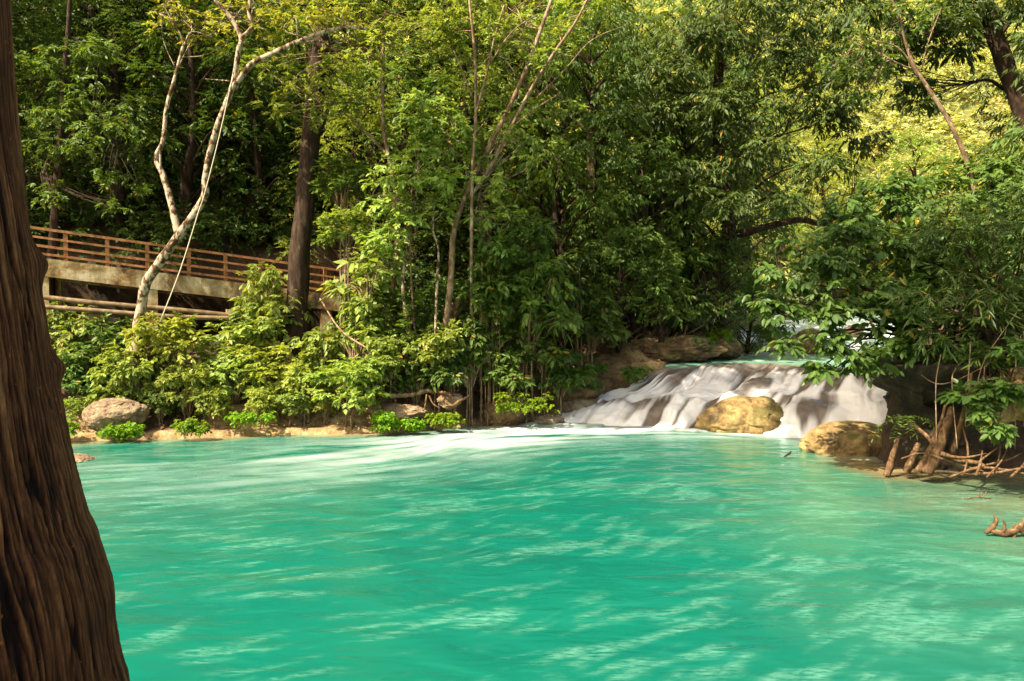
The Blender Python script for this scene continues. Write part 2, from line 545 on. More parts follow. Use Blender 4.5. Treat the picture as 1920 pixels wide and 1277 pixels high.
def ground_z(x, y, detail=True):
    x = np.asarray(x, float); y = np.asarray(y, float)
    p0 = np.stack([x, y, 0 * x], -1).reshape(-1, 3)
    jit = 0.28 * fbm(p0 * 0.9, 3, 11).reshape(x.shape)
    d = sdist(x, y)
    lv = level(x, y)
    dj = d + jit * np.clip(d * 2 + 0.4, 0.15, 1)
    right = ss(-1.5, 1.5, x - (8 + 0.62 * np.maximum(y - 24, 0)) + np.where(y < 15, 0, 0)) * ss(10, 13, y)
    near = 1 - ss(7, 10, y)
    left = 0.16 * ss(-0.05, 0.15, dj) + 0.50 * ss(0.45, 0.95, dj) + 0.52 * np.maximum(dj - 0.8, 0) + 0.28 * np.maximum(dj - 5.5, 0)
    rt = 2.2 * ss(0.0, 0.9, dj) + 0.22 * np.minimum(np.maximum(dj - 0.6, 0), 4) + 0.05 * np.maximum(dj, 0)
    nr = 0.9 * ss(0, 1.5, dj) + 0.1 * np.maximum(dj, 0)
    h = left * (1 - right) + rt * right
    h = h * (1 - near) + nr * near
    h = np.where(d > -0.2, h, 0)
    far = 62 * ss(58, 170, y + 0.25 * x * (x > 0))
    under = -0.35 * ss(0.0, -0.8, d) - 0.5 * ss(-0.8, -4, d) * (y < 20)
    z = lv + np.where(d > 0, np.maximum(h, 0), -0.06) + under
    z = np.where((d < 0) & (y > 20) & (y < 26.5) & (x > 0), -0.8 + 1.6 * ss(25.5, 26.5, y), z)
    z = np.where(d > 0, np.maximum(z, far), z)
    # hollow under the walkway
    s_ = ((x + 14.1) * 9.47 + (y - 22.4) * 4.2) / 10.36
    bk = (-(x + 14.1) * 4.2 + (y - 22.4) * 9.47) / 10.36
    cut = 4.95 - 0.105 * np.clip(s_, -3, 12) - 2.3
    wgt = ss(-0.5, 0.1, bk) * (1 - ss(3.7, 4.1, bk)) * ss(-5, -4, s_) * (1 - ss(9.5, 11, s_))
    z = np.where(d > 0.3, z * (1 - wgt) + np.minimum(z, cut) * wgt, z)
    if detail:
        amp = np.clip(d, 0.0, 1.0)
        q = np.stack([x, y, z], -1).reshape(-1, 3)
        z = z + amp * (0.16 * fbm(q * 1.3, 4, 23) + 0.05 * fbm(q * 6, 3, 29)).reshape(x.shape)
    return z

def gz(x, y):
    return float(ground_z(np.array([x]), np.array([y]))[0])

def axis_pts(segs):
    out = []
    for a, b, s in segs:
        out.append(np.arange(a, b - 1e-6, s))
    return np.concatenate(out + [[segs[-1][1]]])

gx = axis_pts([(-160, -40, 8), (-40, -15, 1.0), (-15, 13, 0.13), (13, 40, 0.8), (40, 200, 8)])
gy = axis_pts([(-60, -8, 4), (-8, 14, 0.6), (14, 30, 0.13), (30, 60, 0.7), (60, 240, 5)])
X, Y = np.meshgrid(gx, gy, indexing='ij')
Z = ground_z(X, Y)
nx, ny = X.shape
def gridF(nx, ny):
    i, j = np.meshgrid(np.arange(nx - 1), np.arange(ny - 1), indexing='ij')
    i = i.ravel(); j = j.ravel()
    return np.stack([i * ny + j, (i + 1) * ny + j, (i + 1) * ny + j + 1, i * ny + j + 1], 1)
dd = sdist(X, Y)
crust = ss(1.3, 0.5, dd + 0.5 * fbm(np.stack([X, Y, 0 * X], -1).reshape(-1, 3) * 0.8, 3, 5).reshape(X.shape)) * (X < 5)
me = qmesh('ground', np.stack([X, Y, Z], -1).reshape(-1, 3), gridF(nx, ny), {'shore': crust.ravel(), 'grass': ss(36, 46, Y).ravel()})
struct(link('ground', me, M['ground']))

# ---------------------------------------------------------------- water
def lic(F, fx, fy, steps=30):
    """average F along the flow upstream and downstream (index units)"""
    n, m = F.shape
    acc = F.copy(); wsum = 1.0
    l = np.hypot(fx, fy) + 1e-9
    ux, uy = fx / l, fy / l
    for sgn in (1, -1):
        px, py = np.meshgrid(np.arange(n, dtype=float), np.arange(m, dtype=float), indexing='ij')
        for k in range(steps):
            i = np.clip(px.round().astype(int), 0, n - 1); j = np.clip(py.round().astype(int), 0, m - 1)
            px = px + sgn * ux[i, j]; py = py + sgn * uy[i, j]
            i = np.clip(px.round().astype(int), 0, n - 1); j = np.clip(py.round().astype(int), 0, m - 1)
            acc = acc + F[i, j]
    return acc / (2 * steps + 1)

def upstream(F, fx, fy, steps=25):
    n, m = F.shape
    l = np.hypot(fx, fy) + 1e-9
    ux, uy = fx / l, fy / l
    acc = 0 * F; ws = 0
    px, py = np.meshgrid(np.arange(n, dtype=float), np.arange(m, dtype=float), indexing='ij')
    for k in range(steps):
        i = np.clip(px.round().astype(int), 0, n - 1); j = np.clip(py.round().astype(int), 0, m - 1)
        wgt = 1 - k / steps
        acc = acc + F[i, j] * wgt; ws += wgt
        px = px - ux[i, j]; py = py - uy[i, j]
    return acc / ws

def blur(F, k=1):
    for _ in range(k):
        G = np.pad(F, 1, mode='edge')
        F = (G[1:-1, 1:-1] * 4 + (G[:-2, 1:-1] + G[2:, 1:-1] + G[1:-1, :-2] + G[1:-1, 2:]) * 2 + G[:-2, :-2] + G[2:, 2:] + G[:-2, 2:] + G[2:, :-2]) / 16
    return F

def watermat(name, kind):
    m, t, b, out = newmat(name)
    v = coords(t)
    fo = N(t, 'ShaderNodeAttribute', attribute_name='foam').outputs['Fac']
    if kind == 'pool':
        sh = N(t, 'ShaderNodeAttribute', attribute_name='shoal').outputs['Fac']
        base = ramp(t, [(0.0, (0.003, 0.106, 0.074)), (0.45, (0.036, 0.146, 0.090)), (0.8, (0.120, 0.142, 0.076)), (1.0, (0.215, 0.160, 0.078))], sh)
        vs = coords(t, (0.35, 0.9, 1))
        f = noise(t, vs, 0.6, 5, 0.6, 0.6)
        r = ramp(t, [(0.3, (0.80, 0.88, 0.92)), (0.7, (1.15, 1.08, 1.05))], f)
        col = mixc(t, 1.0, base.outputs[0], r.outputs[0], 'MULTIPLY')
        white = (0.42, 0.46, 0.44)
    else:
        th = N(t, 'ShaderNodeAttribute', attribute_name='thin').outputs['Fac']
        f = noise(t, v, 2.0, 6, 0.6)
        r = ramp(t, [(0.35, (0.060, 0.042, 0.030)), (0.65, (0.16, 0.12, 0.095))], f)
        col = mixc(t, th, (0.16, 0.34, 0.24), r.outputs[0])
        white = (0.74, 0.72, 0.735)
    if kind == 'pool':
        glint = N(t, 'ShaderNodeAttribute', attribute_name='sky_glint').outputs['Fac']
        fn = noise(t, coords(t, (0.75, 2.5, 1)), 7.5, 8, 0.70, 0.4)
        glint_ramp = ramp(t, [(0.40, (0, 0, 0)), (0.66, (1, 1, 1))], fn)
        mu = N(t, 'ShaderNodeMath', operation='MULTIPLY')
        t.links.new(glint, mu.inputs[0]); t.links.new(glint_ramp.outputs[0], mu.inputs[1])
        col = mixc(t, mu.outputs[0], col, (0.135, 0.32, 0.235))  # sky glints painted into the water colour
    col = mixc(t, fo, col, white)
    t.links.new(col, b.inputs['Base Color'])
    rr = N(t, 'ShaderNodeMapRange')
    t.links.new(fo, rr.inputs[0])
    rr.inputs[3].default_value = 0.20 if kind == 'pool' else 0.22; rr.inputs[4].default_value = 0.7 if kind == 'pool' else 0.45
    t.links.new(rr.outputs[0], b.inputs['Roughness'])
    b.inputs['IOR'].default_value = 1.33
    if kind == 'pool':
        v1 = coords(t, (0.55, 1.0, 1))
        n1 = noise(t, v1, 2.2, 2, 0.45, 0.5)
        v2 = coords(t, (0.6, 1.2, 1))
        n2 = noise(t, v2, 0.9, 3, 0.5, 0.3)
        ad = N(t, 'ShaderNodeMath', operation='MULTIPLY_ADD')
        t.links.new(n2, ad.inputs[0]); ad.inputs[1].default_value = 1.5; t.links.new(n1, ad.inputs[2])
        bump(t, b, ad.outputs[0], 0.26, 0.16)
    return m

# main pool
px_ = axis_pts([(-40, -15, 0.5), (-15, 12, 0.05), (12, 26, 0.4)])
py_ = axis_pts([(-10, 5, 0.5), (5, 24.6, 0.05)])
X, Y = np.meshgrid(px_, py_, indexing='ij')
flow_path = np.array([PZ(1400, 812, 0), PZ(1250, 806, 0), PZ(1100, 808, 0), PZ(950, 818, 0), PZ(800, 838, 0), PZ(650, 856, 0), PZ(500, 872, 0), PZ(330, 886, 0), PZ(100, 900, 0)])[:, :2]
fp = catmull(np.c_[flow_path, 0 * flow_path[:, 0]], 6)[:, :2]
best = np.full(X.shape, 1e9); tpar = np.zeros(X.shape); fxa = np.zeros(X.shape); fya = np.zeros(X.shape)
for i in range(len(fp) - 1):
    a, b_ = fp[i], fp[i + 1]
    e = b_ - a
    t_ = np.clip(((X - a[0]) * e[0] + (Y - a[1]) * e[1]) / (e @ e), 0, 1)
    ds = np.hypot(X - a[0] - t_ * e[0], Y - a[1] - t_ * e[1])
    m_ = ds < best
    best = np.where(m_, ds, best)
    tpar = np.where(m_, (i + t_) / (len(fp) - 1), tpar)
    en = e / np.linalg.norm(e)
    fxa = np.where(m_, en[0], fxa); fya = np.where(m_, en[1], fya)
q = np.stack([X, Y, 0 * X], -1).reshape(-1, 3)
fxa = fxa + 0.35 * fbm(q * 0.5, 2, 41).reshape(X.shape)
fya = fya + 0.30 * fbm(q * 0.5, 2, 43).reshape(X.shape)
nz1 = lic(fbm(q * np.array([2.5, 3.5, 1]), 3, 51).reshape(X.shape), fxa, fya, 22)
nz1 = nz1 / nz1.std()
wid = 0.95 + 2.0 * tpar
plume = np.exp(-(best / wid) ** 2) * (1.0 - 0.85 * ss(0.15, 0.95, tpar)) * 1.0
foam = np.clip(plume * (0.85 + 0.42 * nz1) , 0, 1)
# churned water along the foot of the cascade
foot = np.array([PZ(1000, 796, 0), PZ(1100, 800, 0), PZ(1250, 800, 0), PZ(1330, 808, 0), PZ(1450, 815, 0), PZ(1540, 808, 0), PZ(1600, 850, 0), PZ(1640, 850, 0)])[:, :2]
bf = np.full(X.shape, 1e9)
for i in range(len(foot) - 1):
    a, e = foot[i], foot[i + 1] - foot[i]
    t_ = np.clip(((X - a[0]) * e[0] + (Y - a[1]) * e[1]) / (e @ e), 0, 1)
    bf = np.minimum(bf, np.hypot(X - a[0] - t_ * e[0], Y - a[1] - t_ * e[1]))
churn = np.clip(0.90 * np.exp(-(bf / 0.55) ** 2) * (0.9 + 0.25 * nz1), 0, 1)
foam = np.maximum(foam, churn)
# pale streaks standing in for sky glints, painted over the open pool
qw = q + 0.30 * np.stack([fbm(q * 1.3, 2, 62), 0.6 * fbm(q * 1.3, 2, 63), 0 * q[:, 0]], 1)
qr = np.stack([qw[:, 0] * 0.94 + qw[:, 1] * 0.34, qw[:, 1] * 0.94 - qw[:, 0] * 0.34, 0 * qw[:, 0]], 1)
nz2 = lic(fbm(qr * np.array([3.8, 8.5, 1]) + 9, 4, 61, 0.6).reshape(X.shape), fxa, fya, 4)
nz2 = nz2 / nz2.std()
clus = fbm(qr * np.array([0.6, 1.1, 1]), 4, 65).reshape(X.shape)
sky_glint = 0.62 * ss(-0.2, 2.6, nz2 + 1.3 * clus)
foam = np.clip(foam, 0, 0.97)
d = -sdist(X, Y)
shoal = ss(1.1, 0.0, d + 0.3 * fbm(q * 0.7, 2, 71).reshape(X.shape)) * (X < 1) * (Y > 12)
rb = ss(9.0, 0.0, np.hypot((X - 10.5) * 0.95, (Y - 13.0) * 0.62)) * 0.78
rb = np.maximum(rb, 0.95 * ss(3.4, 0.0, d + 0.5 * fbm(q * 0.6, 2, 73).reshape(X.shape)) * ss(5.5, 7.5, X) * (Y > 6))
shoal = np.clip(np.maximum(shoal, rb + 0.10 * fbm(q * np.array([0.5, 0.9, 1]), 3, 77).reshape(X.shape) * (rb > 0.02)), 0, 1)
Zp = 0.012 * fbm(q * np.array([0.8, 1.5, 1]), 2, 81).reshape(X.shape) + 0.10 * np.clip(foam - 0.45, 0, 1) * np.exp(-(bf / 0.6) ** 2)
me = qmesh('water', np.stack([X, Y, Zp], -1).reshape(-1, 3), gridF(*X.shape), {'foam': foam.ravel(), 'shoal': shoal.ravel(), 'sky_glint': sky_glint.ravel()})
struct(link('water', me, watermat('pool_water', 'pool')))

# cascade over the rock steps
lipc = catmull([PZ(*c) for c in ((1225, 690, 1.48), (1268, 690, 1.50), (1350, 684, 1.55), (1450, 682, 1.60), (1550, 690, 1.60), (1640, 699, 1.60), (1730, 704, 1.60))], 12)
ledc = catmull([PZ(*c) for c in ((1085, 748, 0.52), (1150, 740, 0.70), (1245, 744, 0.74), (1370, 744, 0.80), (1490, 748, 0.86), (1625, 745, 1.00), (1730, 745, 1.05))], 12)
basc = catmull([PZ(*c) for c in ((985, 795, 0), (1075, 800, 0), (1180, 806, 0), (1300, 810, 0), (1470, 826, 0), (1630, 836, 0), (1730, 832, 0))], 12)
nu = 420
def along(c):
    k = np.linspace(0, 1, len(c))
    return np.stack([np.interp(np.linspace(0, 1, nu), k, c[:, a]) for a in range(3)], 1)
lipc, ledc, basc = along(lipc), along(ledc), along(basc)
basc[:, 2] -= 0.22
U = np.linspace(0, 1, nu)
e1 = fbm(np.c_[U * 9, 0 * U, 0 * U], 3, 91); e2 = fbm(np.c_[U * 11, 0 * U + 5, 0 * U], 3, 92)
lipc[:, 1] += 0.16 * e1; ledc[:, 1] += 0.34 * e2; ledc[:, 0] += 0.16 * e1; ledc[:, 2] += 0.10 * e1 + 0.06 * e2
back = lipc + np.stack([0.18 * (27.2 - lipc[:, 1]) , 27.2 - lipc[:, 1], 1.60 - lipc[:, 2] + 0 * U], 1)
tb = np.linspace(0, 1, 24, endpoint=False); t1 = np.linspace(0, 1, 120, endpoint=False); t2 = np.linspace(0, 1, 110)
rows = []
for A_, B_, tt, typ in ((back, lipc, tb, 0), (lipc, ledc, t1, 1), (ledc, basc, t2, 2)):
    for t_ in tt:
        p = A_ * (1 - t_) + B_ * t_
        if typ == 1:
            f = ss(0, 1, np.clip(t_ / (0.78 + 0.22 * e2), 0, 1)); f = 0.75 * f + 0.25 * t_
        elif typ == 2:
            tc_ = np.clip(t_ + 0.10 * e1, 0, 1); f = 0.45 * tc_ + 0.55 * ss(0.05, 0.9 + 0.1 * e2, tc_)
        else:
            f = t_ ** 3
        p = p.copy(); p[:, 2] = A_[:, 2] * (1 - f) + B_[:, 2] * f
        rows.append(p)
W = np.stack(rows, 1)                                   # (nu, nt, 3)
nt3 = W.shape[1]
T = np.r_[tb - 1, t1, 1 + t2]
UU, TT_ = np.meshgrid(U, T, indexing='ij')
q = W.reshape(-1, 3)
move = ss(-0.15, 0.2, TT_) * ss(2.02, 1.9, TT_)
W[:, :, 2] += move * 0.10 * fbm(q * np.array([1.9, 1.9, 1.2]), 3, 93).reshape(UU.shape)
dome = np.zeros_like(UU)
for px, py, z_, r_, h_ in ((1250, 768, 0.5, 0.62, 0.22), (1420, 706, 1.35, 0.55, 0.24), (1540, 722, 1.2, 0.45, 0.20), (1515, 775, 0.55, 0.42, 0.18), (1340, 712, 1.15, 0.4, 0.15), (1600, 722, 1.25, 0.35, 0.12)):
    c = PZ(px, py, z_)
    g = np.exp(-(((W[:, :, 0] - c[0]) / (r_ * 1.3)) ** 2 + ((W[:, :, 1] - c[1]) / r_) ** 2))
    W[:, :, 2] += h_ * g
    dome = np.maximum(dome, g * (0.6 + 2.2 * h_))
sw = UU + 0.020 * fbm(np.stack([UU * 5, TT_ * 1.2, 0 * UU], -1).reshape(-1, 3), 2, 94).reshape(UU.shape)
def strand(f, ft, seed):
    a_ = fbm(np.stack([sw * f, TT_ * ft, 0 * UU], -1).reshape(-1, 3), 3, seed).reshape(UU.shape)
    return a_ / a_.std()
S1, S2, S3 = strand(24, 1.1, 95), strand(62, 1.3, 96), strand(9, 1.0, 97)
run = 0.88 * ss(0.03, 0.50, TT_) - 0.40 * ss(0.95, 1.04, TT_) * ss(1.36, 1.14, TT_) + 0.30 * ss(1.25, 1.8, TT_)
patch = fbm(W.reshape(-1, 3) * 0.9, 3, 99).reshape(UU.shape)
foam = 0.05 + run + ss(0.0, 0.3, TT_) * (0.22 * S1 + 0.24 * S2 + 0.15 * S3) + 0.20 * patch - 0.80 * dome - 0.06
foam = foam + 0.35 * ss(0.22, 0.0, UU) * ss(0.5, 0.8, TT_)
foam = 0.03 + 0.93 * ss(0.05, 0.95, foam)
foam = np.maximum(foam, 0.88 * ss(1.80, 1.95, TT_))
W[:, :, 2] = blur(W[:, :, 2], 3)
W[:, :, 2] += 0.012 * np.clip(S1, -2, 2) * move + 0.010 * np.clip(S2, -2, 2) * move
thin = ss(-0.25, 0.12, TT_)
me = qmesh('waterfall', W.reshape(-1, 3), gridF(nu, nt3), {'foam': foam.ravel(), 'thin': thin.ravel()})
WF = watermat('falling_water', 'fall')
tag(link('waterfall', me, WF), 'wide white waterfall tumbling over rounded rock steps into the turquoise pool', 'waterfall')

# upper river with its rapids
Ly = np.array([(4.8, 25.2), (6.2, 28.5), (8.2, 33.5), (10.3, 37), (15, 45), (24, 58), (45, 80)])
Ry = np.array([(13, 25.2), (14.2, 28.5), (16.8, 33.5), (18.9, 37), (24.6, 45), (36, 58), (60, 80)])
uy = np.arange(26.4, 78, 0.10)
us = np.linspace(-0.03, 1.03, 150)
Lx = np.interp(uy, Ly[:, 1], Ly[:, 0]); Rx = np.interp(uy, Ry[:, 1], Ry[:, 0])
X = Lx[None, :] + (Rx - Lx)[None, :] * us[:, None]
Y = np.broadcast_to(uy[None, :], X.shape)
q = np.stack([X, Y, 0 * X], -1).reshape(-1, 3)
wob = 0.9 * fbm(q * 0.3, 3, 101).reshape(X.shape)
Hr = river_z(Y + wob) + 0.05 * fbm(q * 1.6, 3, 103).reshape(X.shape) + 0.02
slope = np.abs(np.gradient(Hr, axis=1) / 0.10)
st = fbm(q * np.array([4, 1.0, 1]), 3, 105).reshape(X.shape)
aer = upstream(np.clip(slope, 0, 1.5), 0 * X, 0 * X - 1.0, 22)
foam = np.clip(ss(0.06, 0.45, aer) + 0.25 * st + 0.45 * ss(37.0, 38.5, Y + wob) * ss(60, 50, Y), 0.03, 0.95)
me = qmesh('river', np.stack([X, Y, Hr], -1).reshape(-1, 3), gridF(*X.shape), {'foam': foam.ravel(), 'thin': 0.35 * ss(0.1, 0.4, slope).ravel()})
struct(link('river', me, WF))

# ---------------------------------------------------------------- foreground tree
def foreground_tree():
    ang = R(-39.0); D = 4.4
    ax_ = np.array([D * math.sin(ang), D * math.cos(ang)])
    prof = [(0, 30), (200, 38), (330, 48), (400, 58), (500, 72), (600, 88), (710, 104), (830, 128), (870, 136), (960, 157), (1000, 175), (1060, 190), (1110, 200), (1180, 208), (1220, 214), (1277, 228)]
    rs = np.array([D * math.sin(math.atan((px - 960) / FPX) - ang) for _, px in prof])
    yt = np.array([math.sqrt(D * D - r_ * r_) * math.cos(math.atan((px - 960) / FPX)) for r_, (_, px) in zip(rs, prof)])
    zs = np.array([CAMZ - (py - 590) / FPX * y_ for y_, (py, _) in zip(yt, prof)])
    o = np.argsort(zs)
    zs, rs = zs[o], rs[o]
    g0 = 0.6
    zz = np.concatenate([np.linspace(g0, 1.6, 60), np.linspace(1.62, 4.7, 420), np.linspace(4.8, 11, 60)])
    rad = np.interp(zz, np.r_[g0, zs, 11], np.r_[rs[0] + 0.10, rs, rs[-1] * 0.7])
    nt_ = 760
    th = np.linspace(0, 2 * math.pi, nt_, endpoint=False)
    TH, ZZ = np.meshgrid(th, zz, indexing='ij')
    RD = np.broadcast_to(rad[None, :], TH.shape)
    tw = TH + 0.05 * ZZ
    def cyl(f, fz, s=0):
        p = np.stack([np.cos(tw) * f, np.sin(tw) * f, ZZ * fz + s], -1).reshape(-1, 3)
        return p
    warp = 0.5 * fbm(cyl(2.0, 1.1), 3, 5)
    def ridged(f, fz, seed):
        p = cyl(f, fz)
        p[:, 0] += warp * f * 0.045; p[:, 1] += warp * f * 0.035
        return 1 - np.abs(fbm(p, 3, seed))
    r1 = ridged(9, 0.45, 11).reshape(TH.shape)
    r2 = ridged(48, 0.9, 17).reshape(TH.shape)
    r3 = fbm(cyl(95, 3.5), 2, 19).reshape(TH.shape)
    lump = fbm(cyl(1.6, 1.2), 3, 23).reshape(TH.shape)
    crack = ss(0.10, 0.0, 1 - r1) + 0.0
    disp = 0.010 * (r1 - 0.7) + 0.010 * (r2 - 0.7) + 0.004 * r3 + 0.014 * lump - 0.020 * crack
    knot = 0
    for (py, px_k, s) in ((1180, 130, 0.16), (900, 70, 0.07)):
        k_z = CAMZ - (py - 590) / FPX * 2.7
        phi = math.atan2(-ax_[1], -ax_[0]) + 0.35
        dth = np.angle(np.exp(1j * (TH - phi)))
        dd_ = np.hypot(dth * 0.8, (ZZ - k_z) * 0.7) / s
        knot = knot + 0.05 * np.exp(-dd_ ** 2) * np.cos(dd_ * 3.0)
    for py, amp_, sz in ((495, 0.05, 0.075), (688, 0.045, 0.06), (1105, 0.015, 0.12)):
        k_z = CAMZ - (py - 590) / FPX * 3.8
        dth = np.angle(np.exp(1j * (TH - R(33))))
        knot = knot + amp_ * np.exp(-(dth * 0.6 / sz) ** 2 * 0.35 - ((ZZ - k_z) / sz) ** 2)
    disp = disp + knot
    edge = np.clip(disp, -0.2, 0.2)
    RR = RD + edge
    V = np.stack([ax_[0] - 0.35 * np.maximum(ZZ - 4.9, 0) + RR * np.cos(TH), ax_[1] - 0.60 * np.maximum(ZZ - 4.9, 0) + RR * np.sin(TH), ZZ], -1).reshape(-1, 3)
    n, m = TH.shape
    i, j = np.meshgrid(np.arange(n), np.arange(m - 1), indexing='ij')
    i = i.ravel(); j = j.ravel(); i2 = (i + 1) % n
    F = np.stack([i * m + j, i2 * m + j, i2 * m + j + 1, i * m + j + 1], 1)
    fur = np.clip(0.60 + 0.9 * (r2 - 0.7) + 0.30 * r3 + 0.30 * lump - 0.80 * crack, 0, 1)
    mt, t, b, out = newmat('fibrous_bark')
    a = N(t, 'ShaderNodeAttribute', attribute_name='fur').outputs['Fac']
    col = ramp(t, [(0.0, (0.010, 0.0035, 0.0015)), (0.45, (0.085, 0.032, 0.012)), (0.8, (0.185, 0.075, 0.029)), (1.0, (0.28, 0.14, 0.062))], a)
    v = coords(t, (1, 1, 0.06))
    f = noise(t, v, 60, 8, 0.85)
    r = ramp(t, [(0.36, (0.30, 0.27, 0.25)), (0.62, (1.4, 1.3, 1.2))], f)
    c2 = mixc(t, 1.0, col.outputs[0], r.outputs[0], 'MULTIPLY')
    fl = noise(t, coords(t, (1, 1, 0.6)), 16, 4, 0.6, 1.5)
    rf = ramp(t, [(0.66, (0, 0, 0)), (0.71, (1, 1, 1))], fl)
    c3 = mixc(t, rf.outputs[0], c2, (0.30, 0.11, 0.03))
    t.links.new(c3, b.inputs['Base Color'])
    b.inputs['Roughness'].default_value = 0.9
    b.inputs['Specular IOR Level'].default_value = 0.2
    bump(t, b, f, 0.7, 0.02)
    tr = thing('foreground_tree', 'massive dark brown furrowed trunk filling the left edge of the view', 'tree', (ax_[0], ax_[1], g0))
    me = qmesh('trunk', V - np.array([ax_[0], ax_[1], g0]), F, {'fur': fur.ravel()})
    link('trunk', me, mt, tr)
    rng = np.random.default_rng(5)
    mb = MB(); mc = MB()
    cl = []
    top = np.array([ax_[0] - 0.35 * 5.9, ax_[1] - 0.60 * 5.9, 10.8])
    for (lx, ly, lz, lr, ln_) in ((-8.0, -2.5, 12.0, 2.4, 9), (-3.0, -4.0, 12.5, 2.4, 8), (-5.5, -3.0, 15, 2.2, 7)):
        hub = np.array([lx, ly, lz - 0.6])
        tube(mb, [top - np.array([0, 0, 0.8]), 0.55 * top + 0.45 * hub + np.array([0, 0, 0.8]), hub], [0.26, 0.16, 0.09], 8, 5, 0.1)
        for k in range(ln_):
            c = hub + norm(rng.normal(0, 1, 3)) * lr * rng.uniform(0.3, 1.0) * np.array([1, 1, 0.35]) + np.array([0, 0, 0.6])
            cl.append((*c, rng.uniform(0.9, 1.3)))
            tube(mb, [hub, 0.5 * (hub + c) + np.array([0, 0, 0.3]), c], [0.07, 0.05, 0.02], 6, 4)
    foliage(mc, rng, cl, 'shrub', 0.8)
    og = np.array([ax_[0], ax_[1], g0])
    link('branch', mb.mesh('branch', origin=og), M['bark_dark'], tr)
    link('crown', mc.mesh('crown', False, og), LM['mid'], tr)
foreground_tree()

# ---------------------------------------------------------------- walkway
def footbridge():
    def rail(px, py_top):  # handled through the deck line
        pass
    A = P(20, 476, 22.4); B = P(700, 562, 26.6)          # near top edge of the concrete beam
    e = B - A; Lh = np.hypot(e[0], e[1])
    dirh = np.array([e[0], e[1], 0]) / Lh
    sl_ = e[2] / Lh
    back = np.array([-dirh[1], dirh[0], 0.0])             # away from the water
    def at(s, up=0, bk=0):
        return A + dirh * s + np.array([0, 0, sl_ * s + up]) + back * bk
    br = thing('footbridge', 'raised concrete walkway with brown wooden railing behind the bank shrubs', 'footbridge', A)
    along = np.array([dirh[0], dirh[1], sl_]) * (Lh / 2)
    upv = np.array([0, 0, 1.0])
    def add(name, fn, mat, parent=br):
        mb = MB(); fn(mb)
        return link(name, mb.mesh(name, False, A), mat, parent)
    o = add('beam', lambda mb: box(mb, at(Lh / 2, -0.26, 0.12), along, back * 0.14, upv * 0.26), M['concrete'])
    add('deck', lambda mb: box(mb, at(Lh / 2, -0.095, 1.77), along * 0.999, back * 1.50, upv * 0.08), M['concrete'])
    add('beam', lambda mb: box(mb, at(Lh / 2, -0.26, 3.42), along, back * 0.14, upv * 0.26), M['concrete'])
    def scol(px):
        u = (px - 960) / FPX
        # solve A + dirh*s on the vertical plane through the pixel column
        return (u * A[1] - A[0]) / (dirh[0] - u * dirh[1])
    for px in (80, 285, 458, 612):
        s = scol(px)
        for bk in (0.14, 3.4):
            g = at(s, 0, bk)
            zb = gz(g[0], g[1]) - 0.3
            top = g[2] - 0.53
            add('pillar', lambda mb: box(mb, (g[0], g[1], (top + zb) / 2), dirh * 0.17, back * 0.13, upv * (top - zb) / 2), M['concrete'])
    posts = [scol(p) for p in (48, 125, 203, 278, 356, 425, 491, 553, 612, 668)]
    for bk, nm in ((0.16, 'front'),):
        rl = thing('railing', '', '')
        for k in list(rl.keys()): del rl[k]
        rl.parent = br
        rl.location = (0, 0, 0)
        for s in posts:
            add('post', lambda mb: box(mb, at(s, 0.42, bk), dirh * 0.055, back * 0.05, upv * 0.45), M['wood'], rl)
        for hgt, th_ in ((0.83, 0.036), (0.58, 0.030), (0.34, 0.036), (0.12, 0.032)):
            for a_, b_ in zip(posts[:-1], posts[1:]):
                add('rail', lambda mb: box(mb, at((a_ + b_) / 2, hgt, bk - 0.07), np.array([dirh[0], dirh[1], sl_]) * ((b_ - a_) / 2 + 0.01), back * 0.018, upv * th_), M['wood'], rl)
    # two old pipes slung below
    for nm, pts, r_, lab in (('pipe', [P(70, 556, 22.0), P(180, 568, 22.3), P(300, 578, 22.8), P(420, 590, 23.3), P(520, 600, 23.8)], 0.07, 'upper of two tan water pipes under the concrete walkway'),
                             ('pipe', [P(70, 574, 21.9), P(200, 584, 22.2), P(330, 594, 22.7), P(450, 597, 23.3), P(540, 600, 23.6)], 0.065, 'lower tan water pipe running below the other pipe under the walkway')):
        mb = MB(); tube(mb, pts, [r_, r_], 10, 6)
        tag(link('water_pipe', mb.mesh('water_pipe'), M['pipe']), lab, 'pipe', 'water pipes under the walkway')
    for px, lab in ((178, 'square concrete block carrying the tan pipes left of the pale tree'), (437, 'small concrete block carrying the pipes right of the pale tree')):
        c = P(px, 585, 22.45 + (px - 178) * 0.0045)
        zb = gz(c[0], c[1]) - 0.2
        mb = MB(); box(mb, (c[0], c[1] + 0.05, (c[2] + zb) / 2 - 0.02), dirh * 0.17, back * 0.12, upv * ((c[2] - zb) / 2))
        box(mb, (c[0], c[1] + 0.05, c[2] + 0.03), dirh * 0.21, back * 0.15, upv * 0.05)
        tag(link('pipe_support', mb.mesh('pipe_support', False), M['concrete']), lab, 'concrete block', 'pipe supports')
footbridge()

